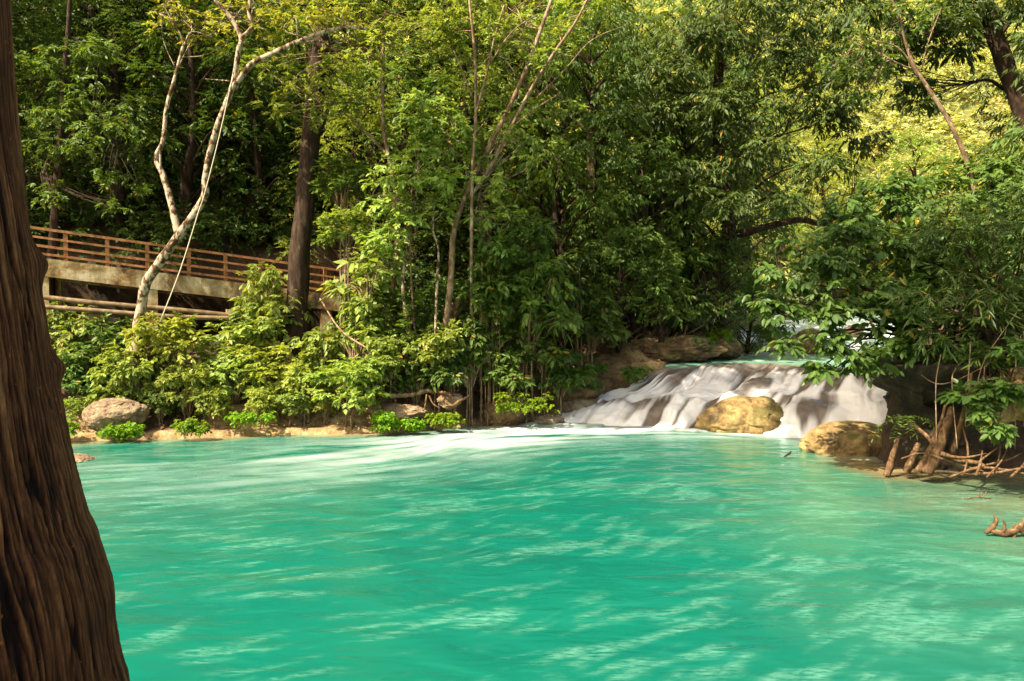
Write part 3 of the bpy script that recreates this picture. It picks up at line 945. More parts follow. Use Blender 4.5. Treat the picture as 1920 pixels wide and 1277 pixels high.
# ---------------------------------------------------------------- trees with traced limbs
def limb_tree(name, label, limbs, bark, clumps=None, spec='fine', leaf='light', seed=1, dens=1.0, d0=22.0, group=None, hang=0.0):
    """limbs: [(points (px,py,d), radii)], clumps: [(px,py,d,r)]"""
    p0 = P(*limbs[0][0][0])
    tr = thing(name, label, 'tree', p0, group)
    for k, (pts, rad) in enumerate(limbs):
        mb = MB()
        w_ = [P(*q) for q in pts]
        if k == 0:
            g = gz(w_[0][0], w_[0][1])
            if w_[0][2] > g - 0.1:
                w_ = [np.array([w_[0][0], w_[0][1], min(g - 0.2, w_[0][2] - 0.1)])] + w_
        if name in ('slender_tree', 'thin_leaning_tree'):
            rad = [r_ * 0.72 for r_ in rad]
        tube(mb, w_, rad, 10 if rad[0] > 0.06 else 6, 6, 0.10, seed + k)
        link('trunk' if k == 0 else 'branch', mb.mesh('limb', True, p0), bark, tr)
    if clumps:
        rng = np.random.default_rng(seed)
        mc = MB()
        cl = np.array([(*P(c[0], c[1], c[2]), c[3]) for c in clumps])
        sub = []
        for c in cl:
            for k in range(5):
                o_ = norm(rng.normal(0, 1, 3)) * c[3] * rng.uniform(0.3, 0.8)
                sub.append((*(c[:3] + o_ * np.array([1, 0.9, 0.65])), c[3] * rng.uniform(0.38, 0.62)))
        foliage(mc, rng, sub, spec, dens, 0.6, hang)
        # twigs reach into the leaf clumps
        mt = MB()
        tw_ = []
        tips = []
        for q in limbs:
            cp_ = catmull([P(*p_) for p_ in q[0]], 5)
            tips.extend(cp_[int(len(cp_) * 0.45):])
        tips = np.array(tips)
        for s in sub:
            dd_ = np.linalg.norm(tips - np.array(s[:3]), axis=1)
            k = rng.choice(np.argsort(dd_)[:max(4, len(tips) // 6)])
            a, b_ = tips[k], np.array(s[:3])
            if np.linalg.norm(a - b_) < 5.5:
                mid = (a + b_) / 2 + rng.normal(0, 0.15, 3)
                tw_.append([a, mid, b_])
        for q_ in tw_:
            if len(tw_) <= 8 or name in ('thin_leaning_tree', 'dark_trunk_tree'):
                m1 = MB(); tube(m1, q_, [0.016, 0.011, 0.004], 5, 4)
                link('twig', m1.mesh('twig', True, p0), bark, tr)
            else:
                tube(mt, q_, [0.016, 0.011, 0.004], 5, 4)
        if mt.n:
            link('twigs', mt.mesh('twigs', True, p0), bark, tr)
        link('crown', mc.mesh('crown', False, p0), LM[leaf], tr)
    return tr

limb_tree('forked_tree', 'pale lichen-blotched forked tree leaning in front of the walkway railing', [
    ([(255, 660, 21.6), (258, 620, 21.6), (266, 570, 21.6), (275, 530, 21.5), (300, 492, 21.4), (335, 442, 21.3), (370, 393, 21.2), (385, 362, 21.1), (384, 340, 21.1), (395, 280, 21.1), (410, 230, 21.0), (430, 180, 21.0), (440, 145, 21.0), (447, 95, 20.9), (452, 70, 20.9), (430, 30, 20.9), (395, -10, 20.8), (370, -60, 20.8)], [0.16, 0.135, 0.125, 0.095, 0.08, 0.072, 0.06, 0.045]),
    ([(334, 440, 21.3), (322, 385, 21.4), (306, 330, 21.5), (293, 296, 21.6), (306, 262, 21.6), (312, 205, 21.6), (328, 145, 21.7), (345, 82, 21.7)], [0.10, 0.08, 0.06, 0.055, 0.04]),
    ([(436, 168, 21.0), (470, 122, 20.8), (510, 101, 20.6), (550, 82, 20.4), (592, 65, 20.2), (645, 52, 20.0), (690, 55, 19.9)], [0.085, 0.07, 0.06, 0.05, 0.03]),
    ([(452, 72, 20.9), (472, 52, 20.9), (467, 18, 20.9), (472, -30, 20.9)], [0.06, 0.06, 0.04]),
    ([(558, 80, 20.4), (600, 78, 20.5), (650, 82, 20.6)], [0.035, 0.03, 0.015]),
    ([(292, 297, 21.6), (300, 318, 21.5), (300, 270, 21.5)], [0.03, 0.035, 0.03]),
    ([(345, 85, 21.7), (360, 60, 21.7), (400, 70, 21.9)], [0.025, 0.02, 0.01]),
    ([(345, 85, 21.7), (330, 50, 21.7), (290, 20, 21.9)], [0.025, 0.02, 0.01]),
    ([(432, 152, 21.0), (385, 148, 21.3)], [0.02, 0.01]),
], M['bark_pale'], [(330, 40, 22.0, 0.9), (400, 60, 22.3, 0.9), (450, 20, 21.5, 0.9), (300, -10, 22, 1.0), (520, 60, 21.5, 0.8), (560, 20, 21, 0.9), (640, 30, 20.6, 0.8), (480, -40, 21.5, 1.2)], 'fine', 'lime', 11, 0.6)

def rope():
    mb = MB()
    a, b_ = P(437, 140, 20.85), P(384, 362, 20.9)
    c = P(372, 398, 20.95); d_ = P(300, 604, 20.6)
    tube(mb, [a, a * 0.5 + b_ * 0.5 + np.array([0.02, 0, -0.02]), b_, c, c * 0.5 + d_ * 0.5 + np.array([0.03, 0, -0.06]), d_], [0.013, 0.013], 6, 5)
    mr, t, b, o = newmat('rope_fibre')
    b.inputs['Base Color'].default_value = (0.55, 0.47, 0.33, 1); b.inputs['Roughness'].default_value = 0.9
    bump(t, b, noise(t, coords(t), 60, 3), 0.5, 0.01)
    tag(link('rope', mb.mesh('rope'), mr), 'thin pale rope hanging from the leaning forked tree', 'rope')
rope()

def pix(p):
    a = p - np.array([0, 0, CAMZ]); c_, s_ = math.cos(PITCH), math.sin(PITCH)
    dep = a[1] * c_ + a[2] * s_; up_ = a[2] * c_ - a[1] * s_
    return (960 + FPX * a[0] / dep, 638.5 - FPX * up_ / dep, a[1])
# added leaf clumps, out of view toward the sun, shading falls and right bank
shade_clumps = []
for tx, ty, tz, r_ in ((2.2, 23.8, 0.4, 1.7), (4.3, 24.2, 1.0, 1.7), (6.2, 24.2, 1.4, 1.5), (8.2, 23.6, 1.4, 1.6), (9.4, 21.6, 1.0, 1.6), (8.0, 22.2, 0.8, 1.2), (3.2, 22.9, 0.2, 1.3), (4.7, 22.8, 0.3, 1.3), (7.7, 21.0, 0.3, 1.2), (9.2, 20.4, 0.3, 1.4),
                       (9.0, 17.6, 1.2, 1.6), (10.6, 16.3, 1.2, 1.7), (9.0, 15.8, 0.2, 1.2), (10.6, 14.4, 0.0, 1.5), (12.2, 14.6, 0.3, 1.6)):
    q_ = np.array([tx, ty, tz]) + np.array(SUN) / SUN.z * (13 - tz)
    shade_clumps.append((*pix(q_), r_)); shade_clumps += [(*pix(q_ + np.array(SUN) / SUN.z * k_ + np.array([0.5 * (k_ % 2), 0.4, 0])), r_) for k_ in ((1.2, 2.4, 3.6) if ty > 18 else (1.2,))]
limb_tree('dark_trunk_tree', 'thick straight dark trunk standing at the end of the walkway', [
    ([(552, 660, 24.0), (556, 600, 24.0), (562, 480, 24.0), (572, 380, 24.1), (583, 260, 24.2), (597, 120, 24.3), (610, 0, 24.4), (620, -160, 24.6)], [0.42, 0.36, 0.32, 0.31, 0.29, 0.27, 0.24, 0.2]),
    ([(590, 258, 24.2), (603, 235, 24.0), (615, 205, 23.8)], [0.12, 0.08, 0.05]),
    ([pix(np.array(p_)) for p_ in ((-5.75, 24.4, 12.6), (-4.0, 21.5, 13.6), (-1.8, 18.6, 13.9), (0.2, 15.2, 13.7), (1.4, 12.0, 13.6), (2.2, 9.0, 13.4))], [0.17, 0.14, 0.11, 0.08, 0.04]),  # this limb and the next are added, unseen, to carry the shading clumps
    ([pix(np.array(p_)) for p_ in ((-1.8, 18.6, 13.9), (-4.0, 17.6, 14.2), (-5.8, 17.4, 14.0))], [0.08, 0.06, 0.03]),
], M['bark_dark'], [(600, -150, 24.5, 2.2), (480, -120, 25, 1.8), (720, -120, 25, 1.8), (640, -60, 25.5, 1.2)] + shade_clumps, 'fine', 'mid', 12, 0.8)

limb_tree('leafy_tree', 'light green fine-leaved tree spreading across the dark trunk', [
    ([(720, 640, 23.4), (735, 560, 23.4), (745, 400, 23.3), (728, 290, 23.2), (718, 230, 23.2), (719, 80, 23.2), (722, 20, 23.2)], [0.10, 0.085, 0.07, 0.055, 0.045, 0.03]),
    ([(735, 302, 23.2), (700, 262, 23.2), (648, 214, 23.1)], [0.05, 0.04, 0.02]),
    ([(719, 120, 23.2), (680, 90, 23.0), (610, 110, 22.8)], [0.03, 0.025, 0.015]),
    ([(719, 180, 23.2), (660, 190, 22.9), (590, 200, 22.6)], [0.03, 0.025, 0.015]),
], M['bark_brown'], [(560, 150, 22.8, 1.0), (620, 130, 22.7, 1.0), (640, 190, 22.6, 0.95), (520, 190, 22.9, 0.8), (680, 130, 22.8, 0.9), (580, 60, 23.0, 1.1), (690, 60, 23.2, 1.2), (500, 120, 23.2, 0.8), (760, 40, 23.5, 1.1), (830, 80, 23.6, 1.0), (640, 10, 23.4, 1.2), (600, 215, 22.6, 0.6)], 'fine', 'light', 13, 0.75)

limb_tree('slender_tree', 'slender brown tree with two pale limbs leaning up to the right', [
    ([(838, 660, 23.2), (838, 640, 22.9), (838, 600, 22.6), (846, 520, 22.6), (850, 440, 22.6), (868, 380, 22.7), (888, 330, 22.7), (925, 262, 22.8), (960, 190, 22.9), (990, 120, 23.0), (1030, 10, 23.2), (1060, -80, 23.4)], [0.17, 0.15, 0.13, 0.11, 0.10, 0.09, 0.08, 0.05]),
    ([(878, 372, 22.7), (910, 330, 22.6), (960, 235, 22.6), (1000, 160, 22.7), (1035, 105, 22.8), (1080, 40, 23.0), (1110, -20, 23.1)], [0.08, 0.075, 0.065, 0.06, 0.04]),
    ([(1010, 180, 22.7), (1060, 130, 22.5), (1110, 75, 22.4), (1180, 45, 22.3)], [0.035, 0.03, 0.02, 0.012]),
    ([(968, 232, 22.6), (1010, 200, 22.4), (1050, 175, 22.3)], [0.03, 0.025, 0.015]),
], M['bark_brown'], [(900, 60, 22.4, 0.7), (1010, 110, 22.2, 0.6), (940, 250, 22.2, 0.5), (1000, 40, 24.4, 1.2), (1080, 10, 24.4, 1.2), (940, 20, 24.6, 1.2), (1060, 90, 24.2, 0.9), (1020, 190, 23.9, 0.6), (1060, 215, 23.6, 0.7), (960, 170, 24.2, 0.6)], 'fine', 'light', 14, 0.8)

limb_tree('slender_tree', 'slender upright pale trunk in front of the leaning limbs', [
    ([(884, 655, 23.3), (884, 580, 22.9), (884, 520, 22.5), (884, 460, 22.3), (886, 320, 22.2), (892, 210, 22.2), (890, 100, 22.2), (880, 0, 22.2), (876, -60, 22.2)], [0.075, 0.07, 0.065, 0.055, 0.04]),
    ([(892, 215, 22.2), (912, 140, 22.1), (925, 80, 22.1), (945, 10, 22.1)], [0.05, 0.045, 0.035, 0.025]),
    ([(915, 125, 22.1), (960, 60, 22.0), (1010, 25, 22.0)], [0.03, 0.025, 0.012]),
    ([(886, 185, 22.2), (866, 130, 22.1), (850, 95, 22.1)], [0.03, 0.025, 0.012]),
    ([(890, 250, 22.2), (915, 225, 22.0)], [0.03, 0.015]),
], M['bark_brown'], [(870, 10, 23.4, 1.1), (930, 50, 23.4, 1.0), (820, 40, 23.6, 0.9), (900, 130, 23.2, 0.5), (960, 90, 23.4, 0.8)], 'fine', 'light', 15, 0.8)

limb_tree('young_tree', 'bright pale-green young tree standing in the middle of the bank', [
    ([(762, 620, 22.6), (755, 520, 22.6), (772, 430, 22.5), (785, 300, 22.4), (790, 200, 22.4)], [0.06, 0.05, 0.04, 0.025]),
    ([(784, 320, 22.4), (830, 270, 22.2), (860, 250, 22.1)], [0.025, 0.02, 0.01]),
    ([(775, 400, 22.5), (735, 360, 22.3), (700, 330, 22.2)], [0.025, 0.02, 0.01]),
], M['bark_pale'], [(790, 190, 22.4, 0.7), (770, 240, 22.2, 0.8), (820, 260, 22.1, 0.8), (780, 310, 22.0, 0.9), (730, 330, 22.1, 0.8), (850, 330, 22.0, 0.7), (740, 400, 22.0, 0.9), (800, 400, 22.2, 0.8), (700, 380, 22.3, 0.6), (870, 250, 22.3, 0.6), (720, 460, 22.2, 0.8), (840, 210, 22.6, 0.6)], 'shrub', 'light', 16, 0.75)

limb_tree('sapling', 'leafy sapling with whorled bright leaves right of the upright pale trunk', [
    ([(902, 560, 22.9), (905, 470, 22.9), (898, 380, 22.8), (900, 310, 22.8)], [0.04, 0.035, 0.03, 0.02]),
], M['bark_pale'], [(890, 290, 22.7, 0.6), (930, 350, 22.6, 0.6), (905, 400, 22.5, 0.5), (950, 400, 22.7, 0.5), (860, 370, 22.7, 0.5), (960, 230, 23.0, 0.6), (1000, 270, 23.2, 0.55)], 'shrub', 'light', 17, 0.7)

for k, (pts, rad, lab) in enumerate([
    ([(818, 690, 22.3), (817, 600, 22.3), (820, 520, 22.3), (822, 470, 22.3), (812, 430, 22.4), (815, 380, 22.5)], [0.045, 0.05, 0.045, 0.03], 'thin white-barked sapling with a kinked stem beside the leaning log'),
    ([(778, 620, 22.7), (772, 540, 22.7), (768, 420, 22.8), (775, 330, 23)], [0.04, 0.04, 0.035, 0.02], 'thin straight stem just right of the young pale-green tree'),
    ([(912, 520, 23.0), (905, 400, 23.1), (895, 330, 23.2)], [0.045, 0.04, 0.025], 'thin grey stem close behind the leafy sapling'),
    ([(600, 560, 23.2), (640, 620, 22.4), (700, 660, 21.8)], [0.03, 0.035, 0.03], 'fallen pale branch slanting over the bank shrubs'),
]):
    mb = MB(); w_ = [P(*q_) for q_ in pts]
    tube(mb, w_, [r_ * 0.75 for r_ in rad], 8, 6, 0.12, 31 + k)
    nm = 'fallen_branch' if k == 3 else 'stem'
    tag(link(nm, mb.mesh(nm), M['bark_pale'] if k == 0 else M['bark_brown']), lab, 'branch' if k == 3 else 'sapling')

limb_tree('leaning_log', 'broken brown leaning log with a cut pale end on the bank', [
    ([(815, 680, 23.0), (830, 622, 23.0), (860, 580, 23.1), (895, 545, 23.3), (925, 520, 23.6)], [0.17, 0.14, 0.12, 0.09, 0.02]),
    ([(845, 590, 22.85), (856, 570, 22.8), (868, 548, 22.9)], [0.05, 0.12, 0.04]),
], M['root'])
bpy.data.objects['leaning_log']['category'] = 'log'

limb_tree('thin_leaning_tree', 'thin pale tree leaning left above the right bank shrubs', [
    ([(1838, 420, 20), (1830, 370, 20.0), (1810, 295, 20.0), (1778, 225, 20.0), (1740, 165, 20.0), (1715, 125, 20.0), (1700, 85, 20.0), (1685, 30, 20.0), (1668, -10, 20)], [0.085, 0.08, 0.075, 0.065, 0.05, 0.035]),
    ([(1722, 145, 20.0), (1690, 95, 19.9), (1650, 78, 19.8), (1600, 75, 19.8)], [0.04, 0.03, 0.022, 0.012]),
    ([(1708, 130, 20.0), (1670, 112, 19.9), (1648, 95, 19.9)], [0.03, 0.025, 0.01]),
    ([(1728, 130, 20.0), (1740, 80, 20.1), (1765, 15, 20.2)], [0.03, 0.025, 0.012]),
], M['bark_brown'], [(1640, 120, 20, 0.7), (1600, 90, 20, 0.7), (1560, 130, 20.2, 0.6), (1680, 40, 20.2, 0.8), (1760, 20, 20.4, 0.8), (1620, 170, 20, 0.5)], 'pinnate', 'mid', 18, 0.7)

limb_tree('mossy_tree', 'dark mottled trunk leaning in at the top right corner', [
    ([(1960, 330, 22), (1925, 235, 22.0), (1900, 160, 22.0), (1870, 80, 22.0), (1845, 0, 22.0), (1830, -80, 22)], [0.28, 0.25, 0.24, 0.22, 0.20]),
    ([(1872, 70, 22.0), (1900, 35, 21.8), (1935, 10, 21.6)], [0.07, 0.05, 0.04]),
    ([(1930, 190, 22.2), (1880, 165, 22.6), (1850, 150, 22.8), (1790, 160, 23.2)], [0.07, 0.06, 0.04, 0.02]),
], M['bark_dark'], [(1840, 10, 22, 1.3), (1760, 30, 22, 1.2), (1900, -40, 22, 1.4), (1700, 60, 22.4, 1.1), (1640, 20, 22.5, 1.3), (1780, 100, 22.5, 0.9), (1700, 150, 23, 0.9), (1930, 20, 21, 0.6), (1660, 90, 22, 1.1), (1740, 190, 22.5, 0.8), (1620, 130, 22.5, 1.0), (1800, 60, 21.5, 1.0)], 'lance', 'deep', 19, 0.8)

limb_tree('spreading_tree', 'dark tree with a near-horizontal limb above the upper river', [
    ([(1268, 640, 28.8), (1300, 560, 28.8), (1350, 470, 29), (1366, 440, 29), (1350, 300, 29), (1345, 200, 29), (1352, 80, 29), (1365, -40, 29)], [0.32, 0.28, 0.25, 0.22, 0.18, 0.12]),
    ([(1382, 440, 29), (1440, 425, 28.5), (1500, 412, 28.2), (1545, 420, 28.0), (1600, 400, 27.5)], [0.14, 0.12, 0.10, 0.06]),
    ([(1350, 320, 29), (1400, 280, 28.6), (1470, 250, 28.2)], [0.10, 0.08, 0.03]),
    ([(1348, 220, 29), (1300, 180, 28.6), (1250, 170, 28.2)], [0.10, 0.08, 0.03]),
], M['bark_dark'], [(1280, 120, 28, 1.8), (1380, 60, 28, 2.0), (1480, 90, 28, 1.9), (1420, 180, 27.6, 1.6), (1520, 200, 27.4, 1.6), (1340, 230, 27.6, 1.5), (1440, 280, 27.2, 1.5), (1300, 330, 27, 1.4), (1540, 320, 27, 1.2), (1220, 200, 27.8, 1.6), (1590, 130, 27.5, 1.5), (1500, 10, 28, 2.0), (1620, 250, 27.5, 1.1), (1380, 390, 26.5, 1.2), (1480, 390, 26.8, 1.0), (1560, 60, 26, 1.7), (1450, 30, 26, 1.6), (1580, 210, 26, 1.2), (1340, 40, 27, 1.8)], 'lance', 'dark', 20, 0.75)

# ---------------------------------------------------------------- forest behind
def tree_template(seed, H_, cb, cr, nc, spec, dens):
    rng = np.random.default_rng(seed)
    mt, mc = MB(), MB()
    lean = rng.normal(0, 0.05, 2)
    top = np.array([lean[0] * H_, lean[1] * H_, H_ * 0.92])
    pts = [np.array([0, 0, -0.6])] + [top * f + np.r_[rng.normal(0, 0.10, 2), 0] for f in (0.2, 0.45, 0.7, 1.0)]
    r0 = 0.018 * H_ + 0.05
    tube(mt, pts, [r0 * 1.3, r0, r0 * 0.8, r0 * 0.55, r0 * 0.15], 9, 4, 0.12, seed)
    cl = []
    for k in range(nc):
        a = k * 2.399 + rng.normal(0, 0.3)
        f = (k + 0.5) / nc
        zc = cb + (H_ - cb) * f
        rr = cr * (0.35 + 0.75 * math.sin(math.pi * min(0.95, 0.25 + 0.75 * f))) * rng.uniform(0.45, 1.0)
        c = np.array([lean[0] * zc + rr * math.cos(a), lean[1] * zc + rr * math.sin(a), zc])
        cl.append((*c, cr * rng.uniform(0.28, 0.42)))
        s = np.array([lean[0] * zc, lean[1] * zc, zc - 0.5 - rr * 0.35])
        tube(mt, [s, (s + c) / 2 + np.array([0, 0, 0.15 * rr]), c], [r0 * 0.35, r0 * 0.22, 0.01], 5, 3)
    foliage(mc, rng, cl, spec, dens, 0.6)
    return mt.mesh('trunk'), mc.mesh('crown', False)

TT = {
    'fine': tree_template(101, 12.5, 3.5, 3.4, 30, 'fine', 0.55),
    'pinnate': tree_template(102, 12.0, 2.2, 3.3, 30, 'pinnate', 0.55),
    'lance': tree_template(103, 12.0, 2.0, 3.3, 32, 'lance', 0.60),
    'lance2': tree_template(104, 8.0, 1.0, 2.6, 24, 'lance', 0.75),
    'lance3': tree_template(107, 8.0, 2.7, 2.5, 22, 'lance', 0.8),
    'shrub': tree_template(105, 8.5, 1.8, 2.5, 22, 'shrub', 0.6),
    'broad': tree_template(106, 7.0, 0.8, 2.4, 20, 'broad', 0.7),
}
def place_tree(kind, px, d, s, rz, leaf, bark, label, group, dz=0.0):
    x = (px - 960) / FPX * d
    z = gz(x, d) + dz
    t = thing('forest_tree', label, 'tree', (x, d, z), group)
    t.rotation_euler = (0, 0, rz)
    t.scale = (s, s, s)
    tm, cm = TT[kind]
    link('trunk', tm, bark, t)
    link('crown', cm, LM[leaf], t)
    return t

rng = np.random.default_rng(77)
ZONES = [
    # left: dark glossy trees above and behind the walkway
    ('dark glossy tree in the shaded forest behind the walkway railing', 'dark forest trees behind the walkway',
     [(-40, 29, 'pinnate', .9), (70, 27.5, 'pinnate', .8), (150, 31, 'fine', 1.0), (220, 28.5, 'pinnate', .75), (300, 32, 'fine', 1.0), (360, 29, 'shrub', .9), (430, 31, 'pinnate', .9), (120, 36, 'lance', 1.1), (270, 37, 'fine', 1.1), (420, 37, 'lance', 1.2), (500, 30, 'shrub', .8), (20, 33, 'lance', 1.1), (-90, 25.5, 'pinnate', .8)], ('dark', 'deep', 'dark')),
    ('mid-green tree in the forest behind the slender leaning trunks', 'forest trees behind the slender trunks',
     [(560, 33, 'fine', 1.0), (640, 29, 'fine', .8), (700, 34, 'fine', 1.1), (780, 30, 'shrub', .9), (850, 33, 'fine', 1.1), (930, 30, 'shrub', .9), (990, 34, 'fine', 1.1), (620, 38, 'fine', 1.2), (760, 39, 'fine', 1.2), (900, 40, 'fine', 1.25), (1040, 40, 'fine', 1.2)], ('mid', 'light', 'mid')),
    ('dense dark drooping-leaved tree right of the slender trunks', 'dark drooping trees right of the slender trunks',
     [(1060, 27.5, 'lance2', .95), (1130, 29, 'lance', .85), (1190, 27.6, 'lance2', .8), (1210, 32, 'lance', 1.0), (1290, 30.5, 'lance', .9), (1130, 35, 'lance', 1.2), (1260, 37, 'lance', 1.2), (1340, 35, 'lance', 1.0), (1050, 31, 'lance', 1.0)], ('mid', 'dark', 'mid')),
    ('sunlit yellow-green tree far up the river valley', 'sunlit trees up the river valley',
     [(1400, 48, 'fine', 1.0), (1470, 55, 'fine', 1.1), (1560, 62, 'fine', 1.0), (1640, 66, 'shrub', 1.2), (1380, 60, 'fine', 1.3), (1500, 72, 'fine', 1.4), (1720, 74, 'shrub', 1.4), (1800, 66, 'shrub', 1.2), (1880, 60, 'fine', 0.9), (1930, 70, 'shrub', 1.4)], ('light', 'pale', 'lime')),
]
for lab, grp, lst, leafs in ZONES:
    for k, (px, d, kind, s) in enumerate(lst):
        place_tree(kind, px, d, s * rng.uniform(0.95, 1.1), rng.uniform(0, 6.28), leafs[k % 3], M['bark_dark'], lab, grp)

# nearer individual trees of the right-centre forest edge
for kind, px, d, s, leaf, lab in [
    ('lance3', 1240, 26.6, 0.52, 'mid', 'drooping grey-green tree hanging over the brown bank left of the falls'),
    ('lance3', 1160, 26.3, 0.50, 'mid', 'grey-green drooping tree just left of the one hanging over the brown bank'),
    ('lance3', 1330, 28.5, 0.60, 'dark', 'drooping dark tree above the mossy bank tip by the upper pool'),
    ('shrub', 1400, 33.0, 0.45, 'mid', 'small tree at the far edge of the upper pool behind the hanging leaves'),
]:
    place_tree(kind, px, d, s, 1.3 * px, leaf, M['bark_dark'], lab, None)

# ---------------------------------------------------------------- undergrowth and far woods
def scatter_leaves(name, n, xr, yr, spec, rr, leaf, label, cat, seed, cond, lift=0.5, dens=1.0):
    rng = np.random.default_rng(seed)
    x = rng.uniform(*xr, n); y = rng.uniform(*yr, n)
    d = sdist(x, y)
    k = cond(x, y, d)
    x, y = x[k], y[k]
    z = ground_z(x, y)
    r = rng.uniform(*rr, len(x))
    mb = MB()
    foliage(mb, rng, np.c_[x, y, z + r * lift, r], spec, dens, 0.7)
    o = link(name, mb.mesh(name, False), LM[leaf])
    return stuff(o, label, cat)
scatter_leaves('undergrowth', 1700, (-30, 12), (24.5, 50), 'shrub', (0.6, 1.2), 'dark', 'dark undergrowth covering the forest floor up the hillside', 'undergrowth', 201,
               lambda x, y, d: (d > 3.2) & (np.abs(x) < 0.72 * y) & (x < 6 + 0.55 * (y - 24)) & ((x > -5) | (y > 22.4 + 0.44 * (x + 14.1) + 4.3)) & (y < 38), 0.6, 0.6)
scatter_leaves('distant_wood', 2600, (-40, 90), (38, 150), 'far', (1.6, 3.2), 'pale', 'sunlit yellow-green woods covering the far hillside', 'woods', 202,
               lambda x, y, d: (d > 2.5) & (np.abs(x) < 0.70 * y) & ((y > 60) | (x < 0.3 * y)), 0.5, 0.42)
scatter_leaves('dry_scrub', 260, (16, 60), (48, 95), 'far', (1.0, 1.9), 'dry', 'dry yellow scrub on the sunlit slope at the upper right', 'scrub', 203,
               lambda x, y, d: (d > 1.5) & (x > 0.40 * y) & (x < 0.68 * y), 0.4, 0.8)

# ---------------------------------------------------------------- shrubs on the left bank
def shrub_template(seed, spec, nc, dens):
    rng = np.random.default_rng(seed)
    ml, ms = MB(), MB()
    cl = []
    for k in range(nc):
        a = rng.uniform(0, 6.283); rr = math.sqrt(rng.uniform(0, 1)) * 0.85
        z = rng.uniform(0.25, 1.45) * (1.1 - 0.45 * rr)
        c = (rr * math.cos(a), rr * math.sin(a), z)
        cl.append((*c, rng.uniform(0.26, 0.42)))
        tube(ms, [(0.12 * math.cos(a), 0.12 * math.sin(a), -0.25), (0.5 * c[0], 0.5 * c[1], 0.6 * z), c], [0.02, 0.014, 0.005], 5, 3)
    foliage(ml, rng, cl, spec, dens, 0.75)
    return ms.mesh('stems'), ml.mesh('leaves', False)
ST = {'a': shrub_template(301, 'shrub', 24, 1.7), 'b': shrub_template(302, 'shrub', 22, 1.7), 'c': shrub_template(303, 'fine', 24, 1.7),
      'd': shrub_template(304, 'broad', 18, 1.6), 'e': shrub_template(305, 'big', 10, 2.0)}
def shrub(kind, px, py, d, s, leaf, label, rz=0.0, sz=1.0):
    """py is the middle of the shrub in the picture"""
    py = py - 14 * (py > 690) - 10 * (py > 740)
    d = d + (0.45 + 0.006 * (790 - py) if px < 640 else 0.35 if px < 800 else 0.0)
    py = py - (16 if px < 480 and py < 680 else 0)
    c = P(px, py, d)
    base = c[2] - 0.75 * s * 1.25 * sz
    t = thing('shrub', label, 'shrub', (c[0], c[1], base), 'shrubs on the far bank')
    s = s * 1.25
    t.rotation_euler = (0, 0, rz); t.scale = (s, s, s * sz)
    a, b_ = ST[kind]
    st_ = link('stems', a, M['bark_brown'], t)
    link('leaves', b_, LM[leaf], t)
    # long stems root it in the slope
    g = gz(c[0], c[1])
    if base - g > 0.15:
        mb = MB()
        for k in range(3):
            an = k * 2.1
            tube(mb, [(0.3 * math.cos(an) * 0.4, 0.12 * math.sin(an), (g - base) / (s * sz) - 0.1), (0.05 * math.cos(an), 0.05 * math.sin(an), 0.4)], [0.03, 0.015], 5, 3)
        link('stem', mb.mesh('stem'), M['bark_brown'], t)
    return t
